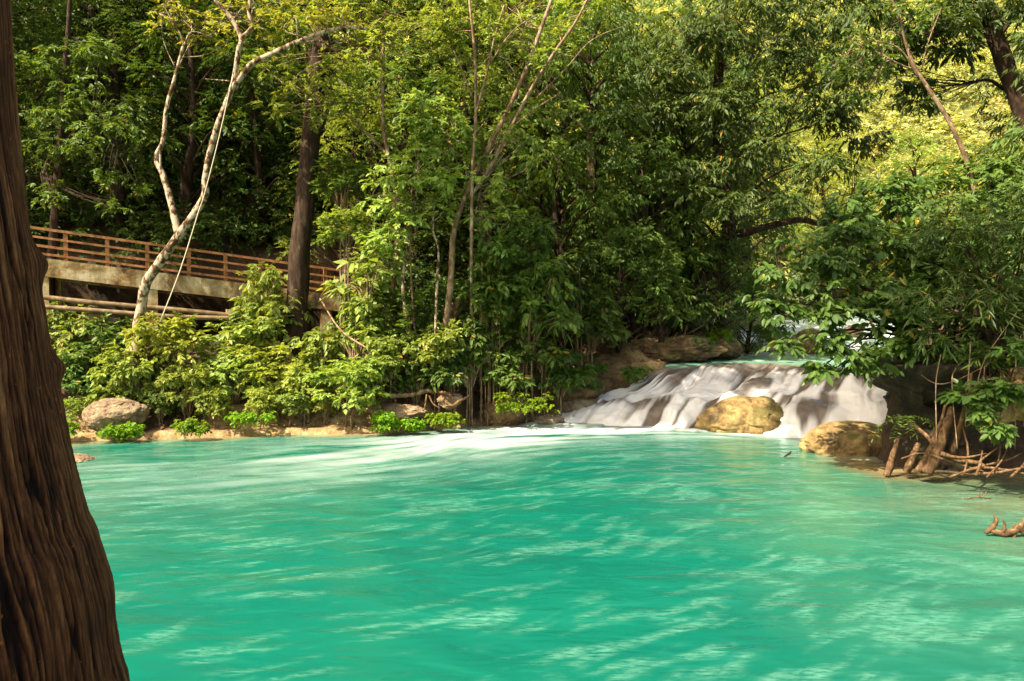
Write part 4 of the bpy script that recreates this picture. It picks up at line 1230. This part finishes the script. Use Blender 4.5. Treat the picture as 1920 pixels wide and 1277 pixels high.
SH = [
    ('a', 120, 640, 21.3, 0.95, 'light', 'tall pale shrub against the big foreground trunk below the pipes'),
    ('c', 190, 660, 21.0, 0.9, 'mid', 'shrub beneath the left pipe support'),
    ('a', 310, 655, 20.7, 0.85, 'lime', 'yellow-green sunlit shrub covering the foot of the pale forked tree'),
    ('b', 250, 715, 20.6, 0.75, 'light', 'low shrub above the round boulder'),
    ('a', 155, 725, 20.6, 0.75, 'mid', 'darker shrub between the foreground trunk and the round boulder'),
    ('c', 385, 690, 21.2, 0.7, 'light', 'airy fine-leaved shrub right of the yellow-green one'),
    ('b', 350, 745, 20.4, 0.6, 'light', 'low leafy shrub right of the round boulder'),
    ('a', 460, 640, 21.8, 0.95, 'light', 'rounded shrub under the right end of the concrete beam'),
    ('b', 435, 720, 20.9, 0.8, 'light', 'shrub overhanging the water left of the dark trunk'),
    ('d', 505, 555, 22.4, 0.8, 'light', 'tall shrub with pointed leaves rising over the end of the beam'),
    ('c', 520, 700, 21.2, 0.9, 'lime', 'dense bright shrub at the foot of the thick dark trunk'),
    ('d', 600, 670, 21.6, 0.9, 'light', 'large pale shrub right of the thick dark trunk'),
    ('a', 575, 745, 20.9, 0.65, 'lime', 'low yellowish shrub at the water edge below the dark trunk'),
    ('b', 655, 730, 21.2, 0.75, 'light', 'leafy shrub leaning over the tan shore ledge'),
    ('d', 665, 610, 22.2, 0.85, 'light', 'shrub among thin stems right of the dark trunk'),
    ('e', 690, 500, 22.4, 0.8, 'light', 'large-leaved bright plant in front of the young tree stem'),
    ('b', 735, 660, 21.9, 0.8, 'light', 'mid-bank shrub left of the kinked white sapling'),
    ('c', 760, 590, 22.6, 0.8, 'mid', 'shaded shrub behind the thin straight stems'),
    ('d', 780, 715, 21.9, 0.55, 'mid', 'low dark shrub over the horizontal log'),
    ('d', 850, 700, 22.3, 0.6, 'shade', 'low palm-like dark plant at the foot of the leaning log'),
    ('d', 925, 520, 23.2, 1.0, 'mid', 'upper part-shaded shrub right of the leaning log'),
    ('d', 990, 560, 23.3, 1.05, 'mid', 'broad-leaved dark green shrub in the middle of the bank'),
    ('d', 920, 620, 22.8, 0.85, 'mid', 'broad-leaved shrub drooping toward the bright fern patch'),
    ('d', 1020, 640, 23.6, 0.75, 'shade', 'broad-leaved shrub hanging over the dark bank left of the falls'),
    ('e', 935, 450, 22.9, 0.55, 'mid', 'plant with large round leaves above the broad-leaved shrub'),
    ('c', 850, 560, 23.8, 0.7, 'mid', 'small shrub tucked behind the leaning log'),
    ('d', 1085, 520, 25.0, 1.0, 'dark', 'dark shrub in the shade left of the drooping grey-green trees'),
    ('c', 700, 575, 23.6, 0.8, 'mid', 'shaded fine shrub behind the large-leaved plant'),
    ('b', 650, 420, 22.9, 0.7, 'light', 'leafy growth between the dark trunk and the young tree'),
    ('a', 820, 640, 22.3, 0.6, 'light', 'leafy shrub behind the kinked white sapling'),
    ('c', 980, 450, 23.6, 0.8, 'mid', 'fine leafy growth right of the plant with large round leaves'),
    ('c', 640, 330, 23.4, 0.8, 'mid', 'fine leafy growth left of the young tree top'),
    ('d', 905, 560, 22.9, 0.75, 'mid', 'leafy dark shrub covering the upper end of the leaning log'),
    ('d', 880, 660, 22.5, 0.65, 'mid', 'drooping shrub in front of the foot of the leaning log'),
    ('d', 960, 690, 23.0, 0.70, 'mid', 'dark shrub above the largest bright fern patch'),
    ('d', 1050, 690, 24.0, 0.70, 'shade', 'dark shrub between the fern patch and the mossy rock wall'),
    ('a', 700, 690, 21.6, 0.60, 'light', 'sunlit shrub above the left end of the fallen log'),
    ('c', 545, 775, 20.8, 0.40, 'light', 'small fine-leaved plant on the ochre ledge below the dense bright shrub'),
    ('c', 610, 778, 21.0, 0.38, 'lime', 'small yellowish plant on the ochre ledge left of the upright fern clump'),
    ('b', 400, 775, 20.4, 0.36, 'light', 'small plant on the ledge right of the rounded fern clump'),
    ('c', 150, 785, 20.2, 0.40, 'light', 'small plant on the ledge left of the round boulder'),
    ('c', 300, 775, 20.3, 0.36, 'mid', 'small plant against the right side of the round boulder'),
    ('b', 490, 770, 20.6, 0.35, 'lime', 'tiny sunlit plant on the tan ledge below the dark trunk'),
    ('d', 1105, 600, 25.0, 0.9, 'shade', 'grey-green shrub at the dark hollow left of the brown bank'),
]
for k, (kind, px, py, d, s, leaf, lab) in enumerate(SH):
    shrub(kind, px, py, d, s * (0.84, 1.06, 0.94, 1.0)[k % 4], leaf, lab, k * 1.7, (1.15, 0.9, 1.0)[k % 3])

# hanging sprays of the big dark tree at the left
limb_tree('glossy_tree', 'glossy dark tree with hanging sprays left of the pale fork', [
    ([(95, 520, 25.5), (110, 300, 25.5), (125, 100, 25.5), (135, -60, 25.5)], [0.16, 0.13, 0.10, 0.05]),
    ([(112, 280, 25.5), (170, 220, 24.5), (230, 240, 23.8)], [0.06, 0.04, 0.02]),
    ([(108, 330, 25.5), (90, 300, 24.6), (80, 330, 23.8)], [0.05, 0.04, 0.02]),
], M['bark_dark'], [(90, 200, 24, 1.1), (150, 170, 24, 1.1), (110, 280, 23.6, 1.0), (180, 260, 23.4, 1.0), (230, 230, 23.4, 0.9), (70, 110, 24.4, 1.1), (200, 330, 23.2, 0.7), (90, 350, 23.2, 0.5), (215, 380, 23, 0.4), (260, 360, 23.4, 0.4), (170, 90, 24.6, 1.0), (100, 375, 23, 0.35)], 'pinnate', 'mid', 21, 0.8)

# ---------------------------------------------------------------- right bank
def bank_shrub(name, label, root, clumps, spec, leaf, seed, dens=1.0, twr=0.02):
    rng = np.random.default_rng(seed)
    r0 = P(*root)
    t = thing(name, label, 'shrub', r0)
    ml, ms = MB(), MB()
    sub = []
    for c in clumps:
        cc = P(c[0], c[1], c[2])
        mid = 0.5 * (r0 + cc) + np.array([0, 0, 0.25])
        tube(ms, [r0 + rng.normal(0, 0.15, 3), mid + rng.normal(0, 0.15, 3), cc], [twr * 1.6, twr, twr * 0.5], 6, 5, 0.1)
        for k in range(6):
            o_ = norm(rng.normal(0, 1, 3)) * c[3] * rng.uniform(0.3, 0.85) * np.array([1, 0.8, 0.75])
            sub.append((*(cc + o_), c[3] * rng.uniform(0.36, 0.58)))
            tube(ms, [cc - o_ * 0.2, cc + o_ * 0.6, cc + o_], [twr * 0.5, twr * 0.4, 0.004], 5, 3)
    foliage(ml, rng, sub, spec, dens, 0.8)
    link('stems', ms.mesh('stems', True, r0), M['bark_dark'], t)
    link('leaves', ml.mesh('leaves', False, r0), LM[leaf], t)
    return t
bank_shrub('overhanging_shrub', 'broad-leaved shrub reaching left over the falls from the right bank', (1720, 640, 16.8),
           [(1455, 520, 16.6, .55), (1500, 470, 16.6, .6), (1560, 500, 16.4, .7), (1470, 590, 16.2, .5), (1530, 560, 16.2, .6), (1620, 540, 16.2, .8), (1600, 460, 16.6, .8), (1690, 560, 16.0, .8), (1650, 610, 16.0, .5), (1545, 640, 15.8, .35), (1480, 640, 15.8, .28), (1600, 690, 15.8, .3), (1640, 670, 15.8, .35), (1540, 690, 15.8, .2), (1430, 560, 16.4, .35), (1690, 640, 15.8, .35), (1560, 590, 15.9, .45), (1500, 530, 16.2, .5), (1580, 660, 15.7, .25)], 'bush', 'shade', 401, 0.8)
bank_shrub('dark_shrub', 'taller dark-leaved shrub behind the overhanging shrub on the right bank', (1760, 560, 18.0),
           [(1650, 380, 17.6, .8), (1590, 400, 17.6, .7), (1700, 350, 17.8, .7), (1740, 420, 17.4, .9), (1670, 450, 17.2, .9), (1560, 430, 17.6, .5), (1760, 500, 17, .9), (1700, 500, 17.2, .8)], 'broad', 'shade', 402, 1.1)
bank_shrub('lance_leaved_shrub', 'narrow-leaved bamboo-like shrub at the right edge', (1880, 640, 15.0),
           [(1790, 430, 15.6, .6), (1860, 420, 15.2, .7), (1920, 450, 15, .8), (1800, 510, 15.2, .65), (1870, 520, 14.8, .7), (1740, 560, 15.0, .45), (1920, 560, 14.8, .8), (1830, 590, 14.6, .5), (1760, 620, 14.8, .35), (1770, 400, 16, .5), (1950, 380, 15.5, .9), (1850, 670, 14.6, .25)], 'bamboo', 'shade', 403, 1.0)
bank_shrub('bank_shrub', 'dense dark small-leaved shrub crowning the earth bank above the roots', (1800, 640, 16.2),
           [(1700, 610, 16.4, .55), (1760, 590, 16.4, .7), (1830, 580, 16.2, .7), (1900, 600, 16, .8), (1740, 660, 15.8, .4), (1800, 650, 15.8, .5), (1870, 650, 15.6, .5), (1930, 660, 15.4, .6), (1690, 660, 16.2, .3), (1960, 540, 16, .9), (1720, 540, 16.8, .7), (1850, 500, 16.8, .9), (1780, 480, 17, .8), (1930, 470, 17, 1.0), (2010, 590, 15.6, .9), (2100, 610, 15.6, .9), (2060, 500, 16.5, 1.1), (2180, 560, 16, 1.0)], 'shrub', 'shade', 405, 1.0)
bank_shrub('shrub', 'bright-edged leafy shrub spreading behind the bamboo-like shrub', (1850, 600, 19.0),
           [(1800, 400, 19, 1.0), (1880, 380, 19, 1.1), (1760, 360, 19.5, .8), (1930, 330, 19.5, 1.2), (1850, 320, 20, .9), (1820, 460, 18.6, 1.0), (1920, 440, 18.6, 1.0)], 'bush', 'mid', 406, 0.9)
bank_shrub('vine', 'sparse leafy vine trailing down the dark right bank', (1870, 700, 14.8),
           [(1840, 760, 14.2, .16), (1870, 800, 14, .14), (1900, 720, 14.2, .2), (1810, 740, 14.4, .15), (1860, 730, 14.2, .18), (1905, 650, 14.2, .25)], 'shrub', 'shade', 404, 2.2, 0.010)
# trees rooted beyond the right edge whose crowns close the canopy over the bank
for px, d, s, kind, lab in ((2120, 17.5, 0.85, 'lance', 'drooping tree rooted just past the right edge above the bank'), (1990, 22, 0.85, 'lance', 'drooping dark tree behind the bamboo-like shrub at the right edge'), ):
    place_tree(kind, px, d, s, 0.6, 'dark', M['bark_dark'], lab, None)

# earth bank face, rocks and roots on the right
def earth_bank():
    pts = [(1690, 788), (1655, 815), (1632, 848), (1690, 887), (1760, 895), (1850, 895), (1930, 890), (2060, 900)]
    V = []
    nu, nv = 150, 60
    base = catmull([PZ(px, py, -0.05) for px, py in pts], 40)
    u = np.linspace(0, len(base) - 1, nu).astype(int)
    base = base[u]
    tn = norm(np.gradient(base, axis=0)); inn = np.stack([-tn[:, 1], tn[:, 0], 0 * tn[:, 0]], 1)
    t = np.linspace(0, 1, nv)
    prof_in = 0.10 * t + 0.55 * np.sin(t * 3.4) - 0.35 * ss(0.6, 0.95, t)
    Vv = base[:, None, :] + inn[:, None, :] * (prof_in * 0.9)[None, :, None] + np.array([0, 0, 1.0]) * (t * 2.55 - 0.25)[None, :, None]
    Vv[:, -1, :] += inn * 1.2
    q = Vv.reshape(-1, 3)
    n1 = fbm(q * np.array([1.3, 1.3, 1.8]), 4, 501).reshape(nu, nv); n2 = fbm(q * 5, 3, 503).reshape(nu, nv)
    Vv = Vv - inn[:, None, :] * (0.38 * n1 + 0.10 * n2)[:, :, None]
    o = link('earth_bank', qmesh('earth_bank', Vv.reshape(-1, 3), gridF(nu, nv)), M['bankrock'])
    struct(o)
earth_bank()

def rock(px, py, d, size, seed, mat, label, rz=0.0, group=None, amp=0.22, name='boulder', freq=1.3):
    c = P(px, py, d)
    o = link(name, rock_mesh(name, size, seed, amp, freq), mat, None, c)
    o.rotation_euler = (0, 0, rz)
    return tag(o, label, 'rock', group)
rock(1398, 790, 21.9, (1.16, 0.75, 0.64), 601, M['ochre'], 'rounded yellow boulder in front of the falls', -0.1, amp=0.16, freq=1.0)
rock(1598, 834, 18.7, (1.3, 0.9, 0.56), 602, M['ochre'], 'tan sloping rock between the falls and the dark right bank', 0.3, amp=0.12, freq=0.9)
rock(1078, 760, 24.6, (0.78, 0.5, 0.30), 603, M['greyrock'], 'flat brown rock at the left foot of the falls', -0.1, amp=0.15)
rock(1025, 788, 23.3, (0.50, 0.4, 0.17), 604, M['greyrock'], 'lower wet brown rock left of the falls at the waterline', 0.1, amp=0.15)
rock(216, 778, 20.4, (0.75, 0.55, 0.45), 605, M['tan'], 'round tan boulder on the left bank above a fern clump', 0.2, amp=0.12)
rock(135, 866, 17.4, (0.5, 0.45, 0.17), 606, M['tan'], 'small tan rock in the water beside the foreground trunk', 0.0)
rock(1515, 640, 33.5, (0.7, 0.6, 0.5), 608, M['ochre'], 'brown rock splitting the upper rapids behind the hanging leaves', 0.3)
rock(1340, 650, 29.0, (1.0, 0.9, 0.55), 609, M['mossrock'], 'green mossy rock tip beside the upper pool', 0.2)
rock(1270, 655, 27.2, (1.5, 1.1, 0.5), 610, M['mossrock'], 'long brown rock ledge over the left lip of the falls', 0.15, amp=0.3)
rock(1150, 715, 25.9, (1.8, 0.9, 0.75), 611, M['mossrock'], 'dark mossy rock wall left of the falls', 0.1, amp=0.3)
rock(1050, 735, 25.0, (1.2, 0.8, 0.7), 617, M['mossrock'], 'dark rock behind the flat brown rock', 0.1, amp=0.3)
rock(1860, 760, 14.9, (0.55, 0.4, 0.42), 612, M['ochre'], 'pale knobbly rock in the right bank above the roots', 0.4, amp=0.3)
rock(1925, 740, 14.6, (0.4, 0.4, 0.5), 613, M['ochre'], 'ochre rock lump at the right edge in the earth bank', 0.4, amp=0.3)
rock(845, 750, 22.1, (0.35, 0.25, 0.2), 614, M['tan'], 'gnarled tan rock under the log end', 0.4, amp=0.4)
rock(745, 772, 21.8, (0.8, 0.4, 0.2), 618, M['tan'], 'layered tan rock ledge below the horizontal log', 0.05, amp=0.3)
rock(945, 770, 23.1, (0.7, 0.5, 0.5), 621, M['mossrock'], 'dark mossy block behind the brightest fern patch', 0.3, amp=0.3)
rock(1450, 628, 37.0, (0.5, 0.4, 0.35), 631, M['ochre'], 'small ochre rock in the upper rapids left of the brown rock', 0.4)
rock(1600, 622, 38.0, (0.6, 0.5, 0.3), 632, M['tan'], 'small tan rock in the white upper rapids right of the brown rock', 0.9)
rock(1405, 660, 34.2, (1.3, 0.6, 0.35), 622, M['tan'], 'pale flat ledge at the far side of the upper pool', 0.0, amp=0.2)

def roots(name, label, paths, mat=None, cat='root', group=None):
    mb = MB()
    for k, (pts, rad) in enumerate(paths):
        tube(mb, [P(*q_) for q_ in pts], [r_ * 0.8 for r_ in rad], 10, 8, 0.26, 700 + k)
    return tag(link(name, mb.mesh(name), mat or M['root']), label, cat, group)
roots('stake_root', 'leftmost blunt root stump standing in the water at the right bank', [([(1664, 893, 15.6), (1672, 862, 15.6), (1684, 822, 15.7)], [0.09, 0.075, 0.05])], None, 'root', 'thick roots at the foot of the right bank')
roots('stake_root', 'short paired root stump second from the left under the right bank', [([(1700, 885, 15.4), (1712, 855, 15.4), (1722, 832, 15.5)], [0.10, 0.085, 0.06])], None, 'root', 'thick roots at the foot of the right bank')
roots('stake_root', 'thickest slanting pale root rising up the right bank', [([(1738, 888, 15.0), (1757, 850, 15.0), (1775, 800, 15.1), (1785, 765, 15.3)], [0.15, 0.12, 0.10, 0.06]), ([(1722, 885, 15.1), (1745, 845, 15.1), (1760, 800, 15.3)], [0.09, 0.08, 0.05])], None, 'root', 'thick roots at the foot of the right bank')
roots('stake_root', 'tall dark root behind the thickest slanting root', [([(1785, 850, 15.1), (1800, 800, 15.0), (1815, 740, 14.9), (1822, 700, 14.9)], [0.07, 0.06, 0.05, 0.03]), ([(1745, 820, 15.3), (1765, 790, 15.3), (1772, 760, 15.4)], [0.06, 0.05, 0.03])], None, 'root', 'thick roots at the foot of the right bank')
roots('root_tangle', 'tangled fallen roots spreading over the waterline at the right edge', [
    ([(1765, 850, 14.7), (1800, 862, 14.5), (1832, 868, 14.3), (1860, 880, 14.2)], [0.05, 0.06, 0.05, 0.02]),
    ([(1775, 855, 14.6), (1810, 858, 14.4), (1850, 850, 14.3)], [0.03, 0.03, 0.01]),
    ([(1820, 880, 14.3), (1850, 872, 14.2), (1890, 862, 14.0), (1915, 850, 14.0)], [0.03, 0.025, 0.02, 0.01]),
    ([(1830, 870, 14.3), (1870, 840, 14.2), (1900, 820, 14.2)], [0.02, 0.02, 0.01]),
    ([(1800, 890, 14.3), (1870, 886, 13.9), (1930, 874, 13.7)], [0.03, 0.03, 0.02]),
    ([(1830, 892, 14), (1838, 870, 14), (1842, 845, 14.2)], [0.03, 0.03, 0.01]),
    ([(1690, 860, 15.2), (1730, 850, 15.0), (1790, 868, 14.6), (1850, 885, 14.1)], [0.02, 0.02, 0.018, 0.01]),
    ([(1780, 895, 14.2), (1830, 878, 14.1), (1880, 880, 13.9), (1940, 892, 13.6)], [0.025, 0.03, 0.025, 0.015]),
    ([(1850, 895, 13.8), (1880, 860, 14), (1895, 815, 14.1), (1888, 790, 14.2)], [0.02, 0.018, 0.015, 0.008]),
    ([(1865, 800, 14.4), (1875, 840, 14.2), (1868, 885, 14.0)], [0.015, 0.02, 0.02]),
    ([(1805, 800, 14.7), (1815, 845, 14.5), (1808, 890, 14.2)], [0.02, 0.025, 0.02]),
    ([(1895, 895, 13.6), (1920, 870, 13.8), (1945, 830, 14)], [0.03, 0.025, 0.015]),
    ([(1700, 790, 15.6), (1735, 815, 15.2), (1752, 840, 15)], [0.04, 0.045, 0.03])], None, 'roots')
roots('bank_roots', 'thin bare roots hanging down the shaded right bank', [
    ([(1820 + 28 * k, 640 + 25 * (k % 3), 14.9), (1815 + 30 * k, 720, 14.6 - 0.03 * k), (1810 + 27 * k + 12 * (k % 2), 800 + 14 * (k % 4), 14.4)], [0.014, 0.012, 0.008]) for k in range(-2, 5)] + [
    ([(1700, 680, 16), (1760, 720, 15.4), (1840, 690, 14.8), (1900, 650, 14.5)], [0.015, 0.013, 0.01]),
    ([(1830, 800, 14.5), (1840, 690, 14.4), (1910, 580, 14.2)], [0.012, 0.01, 0.006])], M['bark_brown'], 'roots')
roots('snag', 'weathered forked snag poking from the water at the right edge', [
    ([(1848, 1000, 11.4), (1862, 988, 11.4), (1868, 975, 11.4), (1862, 964, 11.4)], [0.035, 0.05, 0.035, 0.012]),
    ([(1858, 995, 11.4), (1885, 1000, 11.35), (1910, 990, 11.35), (1925, 970, 11.35)], [0.045, 0.06, 0.05, 0.03]),
    ([(1880, 998, 11.35), (1884, 985, 11.35), (1880, 974, 11.35)], [0.04, 0.03, 0.01]),
    ([(1900, 1010, 11.35), (1906, 990, 11.35), (1920, 1000, 11.35)], [0.05, 0.06, 0.05])], None, 'driftwood')
roots('twig', 'small pale twig sticking out of the shallows above the snag', [
    ([(1805, 936, 13.7), (1835, 932, 13.7), (1858, 935, 13.7)], [0.010, 0.018, 0.008]), ([(1838, 934, 13.7), (1833, 915, 13.7)], [0.012, 0.006]), ([(1842, 934, 13.7), (1850, 922, 13.7)], [0.012, 0.006])], None, 'driftwood')
roots('twig', 'tiny dark twig floating in front of the tan sloping rock', [([(1470, 857, 17.6), (1480, 850, 17.6), (1484, 846, 17.6)], [0.02, 0.035, 0.015])], M['bark_dark'], 'driftwood')
roots('fallen_log', 'dark horizontal log lying along the bank below the kinked sapling', [
    ([(700, 735, 21.9), (735, 742, 21.9), (775, 740, 22.0), (800, 733, 22.2), (830, 738, 22.4)], [0.06, 0.075, 0.07, 0.08, 0.05]),
    ([(700, 738, 21.9), (701, 725, 21.9)], [0.05, 0.04])], M['bark_brown'], 'log')
roots('exposed_roots', 'exposed roots running over the brown bank left of the falls', [
    ([(1180 + 18 * k, 610 + 7 * (k % 3), 27.2), (1150 + 22 * k, 632 + 5 * (k % 2), 26.8), (1120 + 25 * k, 655 + 4 * (k % 4), 26.3)], [0.05, 0.04, 0.02]) for k in range(7)] + [
    ([(1230, 640, 26.9), (1290, 625, 27.2), (1320, 608, 27.6)], [0.03, 0.035, 0.03])], None, 'roots')
roots('root_knot', 'knotted roots at the right end of the fallen log', [
    ([(830, 742, 21.9), (845, 760, 21.7), (862, 752, 21.7), (880, 742, 21.8)], [0.05, 0.06, 0.05, 0.03]),
    ([(822, 735, 22), (838, 738, 21.8), (850, 748, 21.7)], [0.04, 0.06, 0.03]),
    ([(800, 740, 21.9), (798, 755, 21.8), (795, 768, 21.7)], [0.03, 0.025, 0.015]),
    ([(805, 742, 21.9), (812, 757, 21.8), (825, 765, 21.6)], [0.03, 0.02, 0.012])], None, 'roots')

# ---------------------------------------------------------------- ferns and tufts
def tuft(px, py, d, rx, rz_, label, seed, leaf='fern', name='fern_clump', group='maidenhair ferns along the shore'):
    rng = np.random.default_rng(seed)
    c = P(px, py, d)
    n = 22
    a = rng.uniform(0, 6.283, n); rr = np.sqrt(rng.uniform(0, 1, n))
    cl = np.c_[c[0] + rx * rr * np.cos(a), c[1] + 0.35 * rx * rr * np.sin(a) - 0.1, c[2] + rz_ * rng.uniform(-0.9, 0.8, n) * (1 - 0.5 * rr), np.full(n, 0.17)]
    mb = MB()
    foliage(mb, rng, cl, 'maiden', 1.0, 0.8)
    o = link(name, mb.mesh(name, False, c), LM[leaf], None, c)
    return tag(o, label, 'fern', group)
tuft(235, 803, 19.9, 0.62, 0.20, 'wide bright fern clump hanging below the round boulder', 801)
tuft(360, 797, 20.2, 0.38, 0.20, 'rounded bright fern clump second from the left', 802)
tuft(125, 800, 19.8, 0.22, 0.24, 'bright fern clump half hidden by the foreground trunk', 803)
tuft(715, 785, 21.0, 0.36, 0.32, 'upright bright fern clump in the middle of the shore', 804)
tuft(835, 782, 21.6, 0.45, 0.16, 'low spreading fern clump below the root knot', 805)
tuft(985, 750, 22.3, 0.85, 0.55, 'largest bright fern patch left of the brown wet rocks', 806)
tuft(770, 792, 21.2, 0.25, 0.10, 'small fern tuft just right of the upright fern clump', 811)
tuft(470, 780, 20.8, 0.55, 0.12, 'thin row of ferns on the ledge below the dark trunk', 807)
tuft(1345, 628, 28.3, 0.55, 0.35, 'bright moss and fern cap on the rock tip by the upper pool', 808)
tuft(1195, 698, 25.0, 0.42, 0.25, 'shaded fern patch on the dark rock wall left of the falls', 809, 'mid')
tuft(1430, 620, 33, 0.35, 0.4, 'mossy tuft on the rock beside the upper left fall', 810)
tuft(1110, 690, 25.0, 0.4, 0.2, 'sparse ferns on the dark bank above the flat brown rock', 812, 'mid')

def frond_fern(px, py, d, label, seed, nf=9, ln=0.75):
    rng = np.random.default_rng(seed)
    c = P(px, py, d)
    t = thing('fern', label, 'fern', c)
    sp = dict(L=0.13, W=0.028, n=26, fwd=0.22, droop=0.75, ld=0.1)
    a = np.linspace(-3.0, -0.6, nf) + rng.normal(0, 0.15, nf)
    D = norm(np.stack([np.cos(a), np.sin(a) * 0.8, np.full(nf, 0.30)], 1))
    for k in range(nf):
        mb = MB()
        mb.add(*sprays(rng, np.zeros((1, 3)), D[k:k + 1], np.array([ln * rng.uniform(0.8, 1.15)]), sp, np.array([0.5])))
        link('frond', mb.mesh('frond', False), LM['mid'], t)
frond_fern(1700, 782, 15.6, 'feathery green fern growing from the foot of the dark right bank', 820)

# dead leaves lying on the banks
def litter():
    rng = np.random.default_rng(900)
    n = 14000
    x = rng.uniform(-12, 9, n); y = rng.uniform(19.5, 30, n)
    d = sdist(x, y)
    k = (d > 0.35) & (d < 5) & (rng.random(n) < np.exp(-d * 0.25))
    x, y = x[k], y[k]
    z = ground_z(x, y) + 0.015
    m = len(x)
    D = norm(np.c_[rng.normal(0, 1, (m, 2)), rng.normal(0, 0.15, m)])
    sp = dict(L=0.13, W=0.06, n=2, fwd=0.5, droop=0.0, ld=0.0)
    mb = MB()
    V, F, T = sprays(rng, np.c_[x, y, z], D, np.full(m, 0.1), sp, rng.uniform(0.1, 0.9, m))
    mb.add(V, F, T)
    lm = leafmat('dead_leaf', (0.09, 0.045, 0.02), (0.34, 0.20, 0.09), trans=0.1, rough=0.8, spec=0.2)
    stuff(link('leaf_litter', mb.mesh('leaf_litter', False), lm), 'brown dead leaves strewn over the far bank', 'leaf litter')
litter()
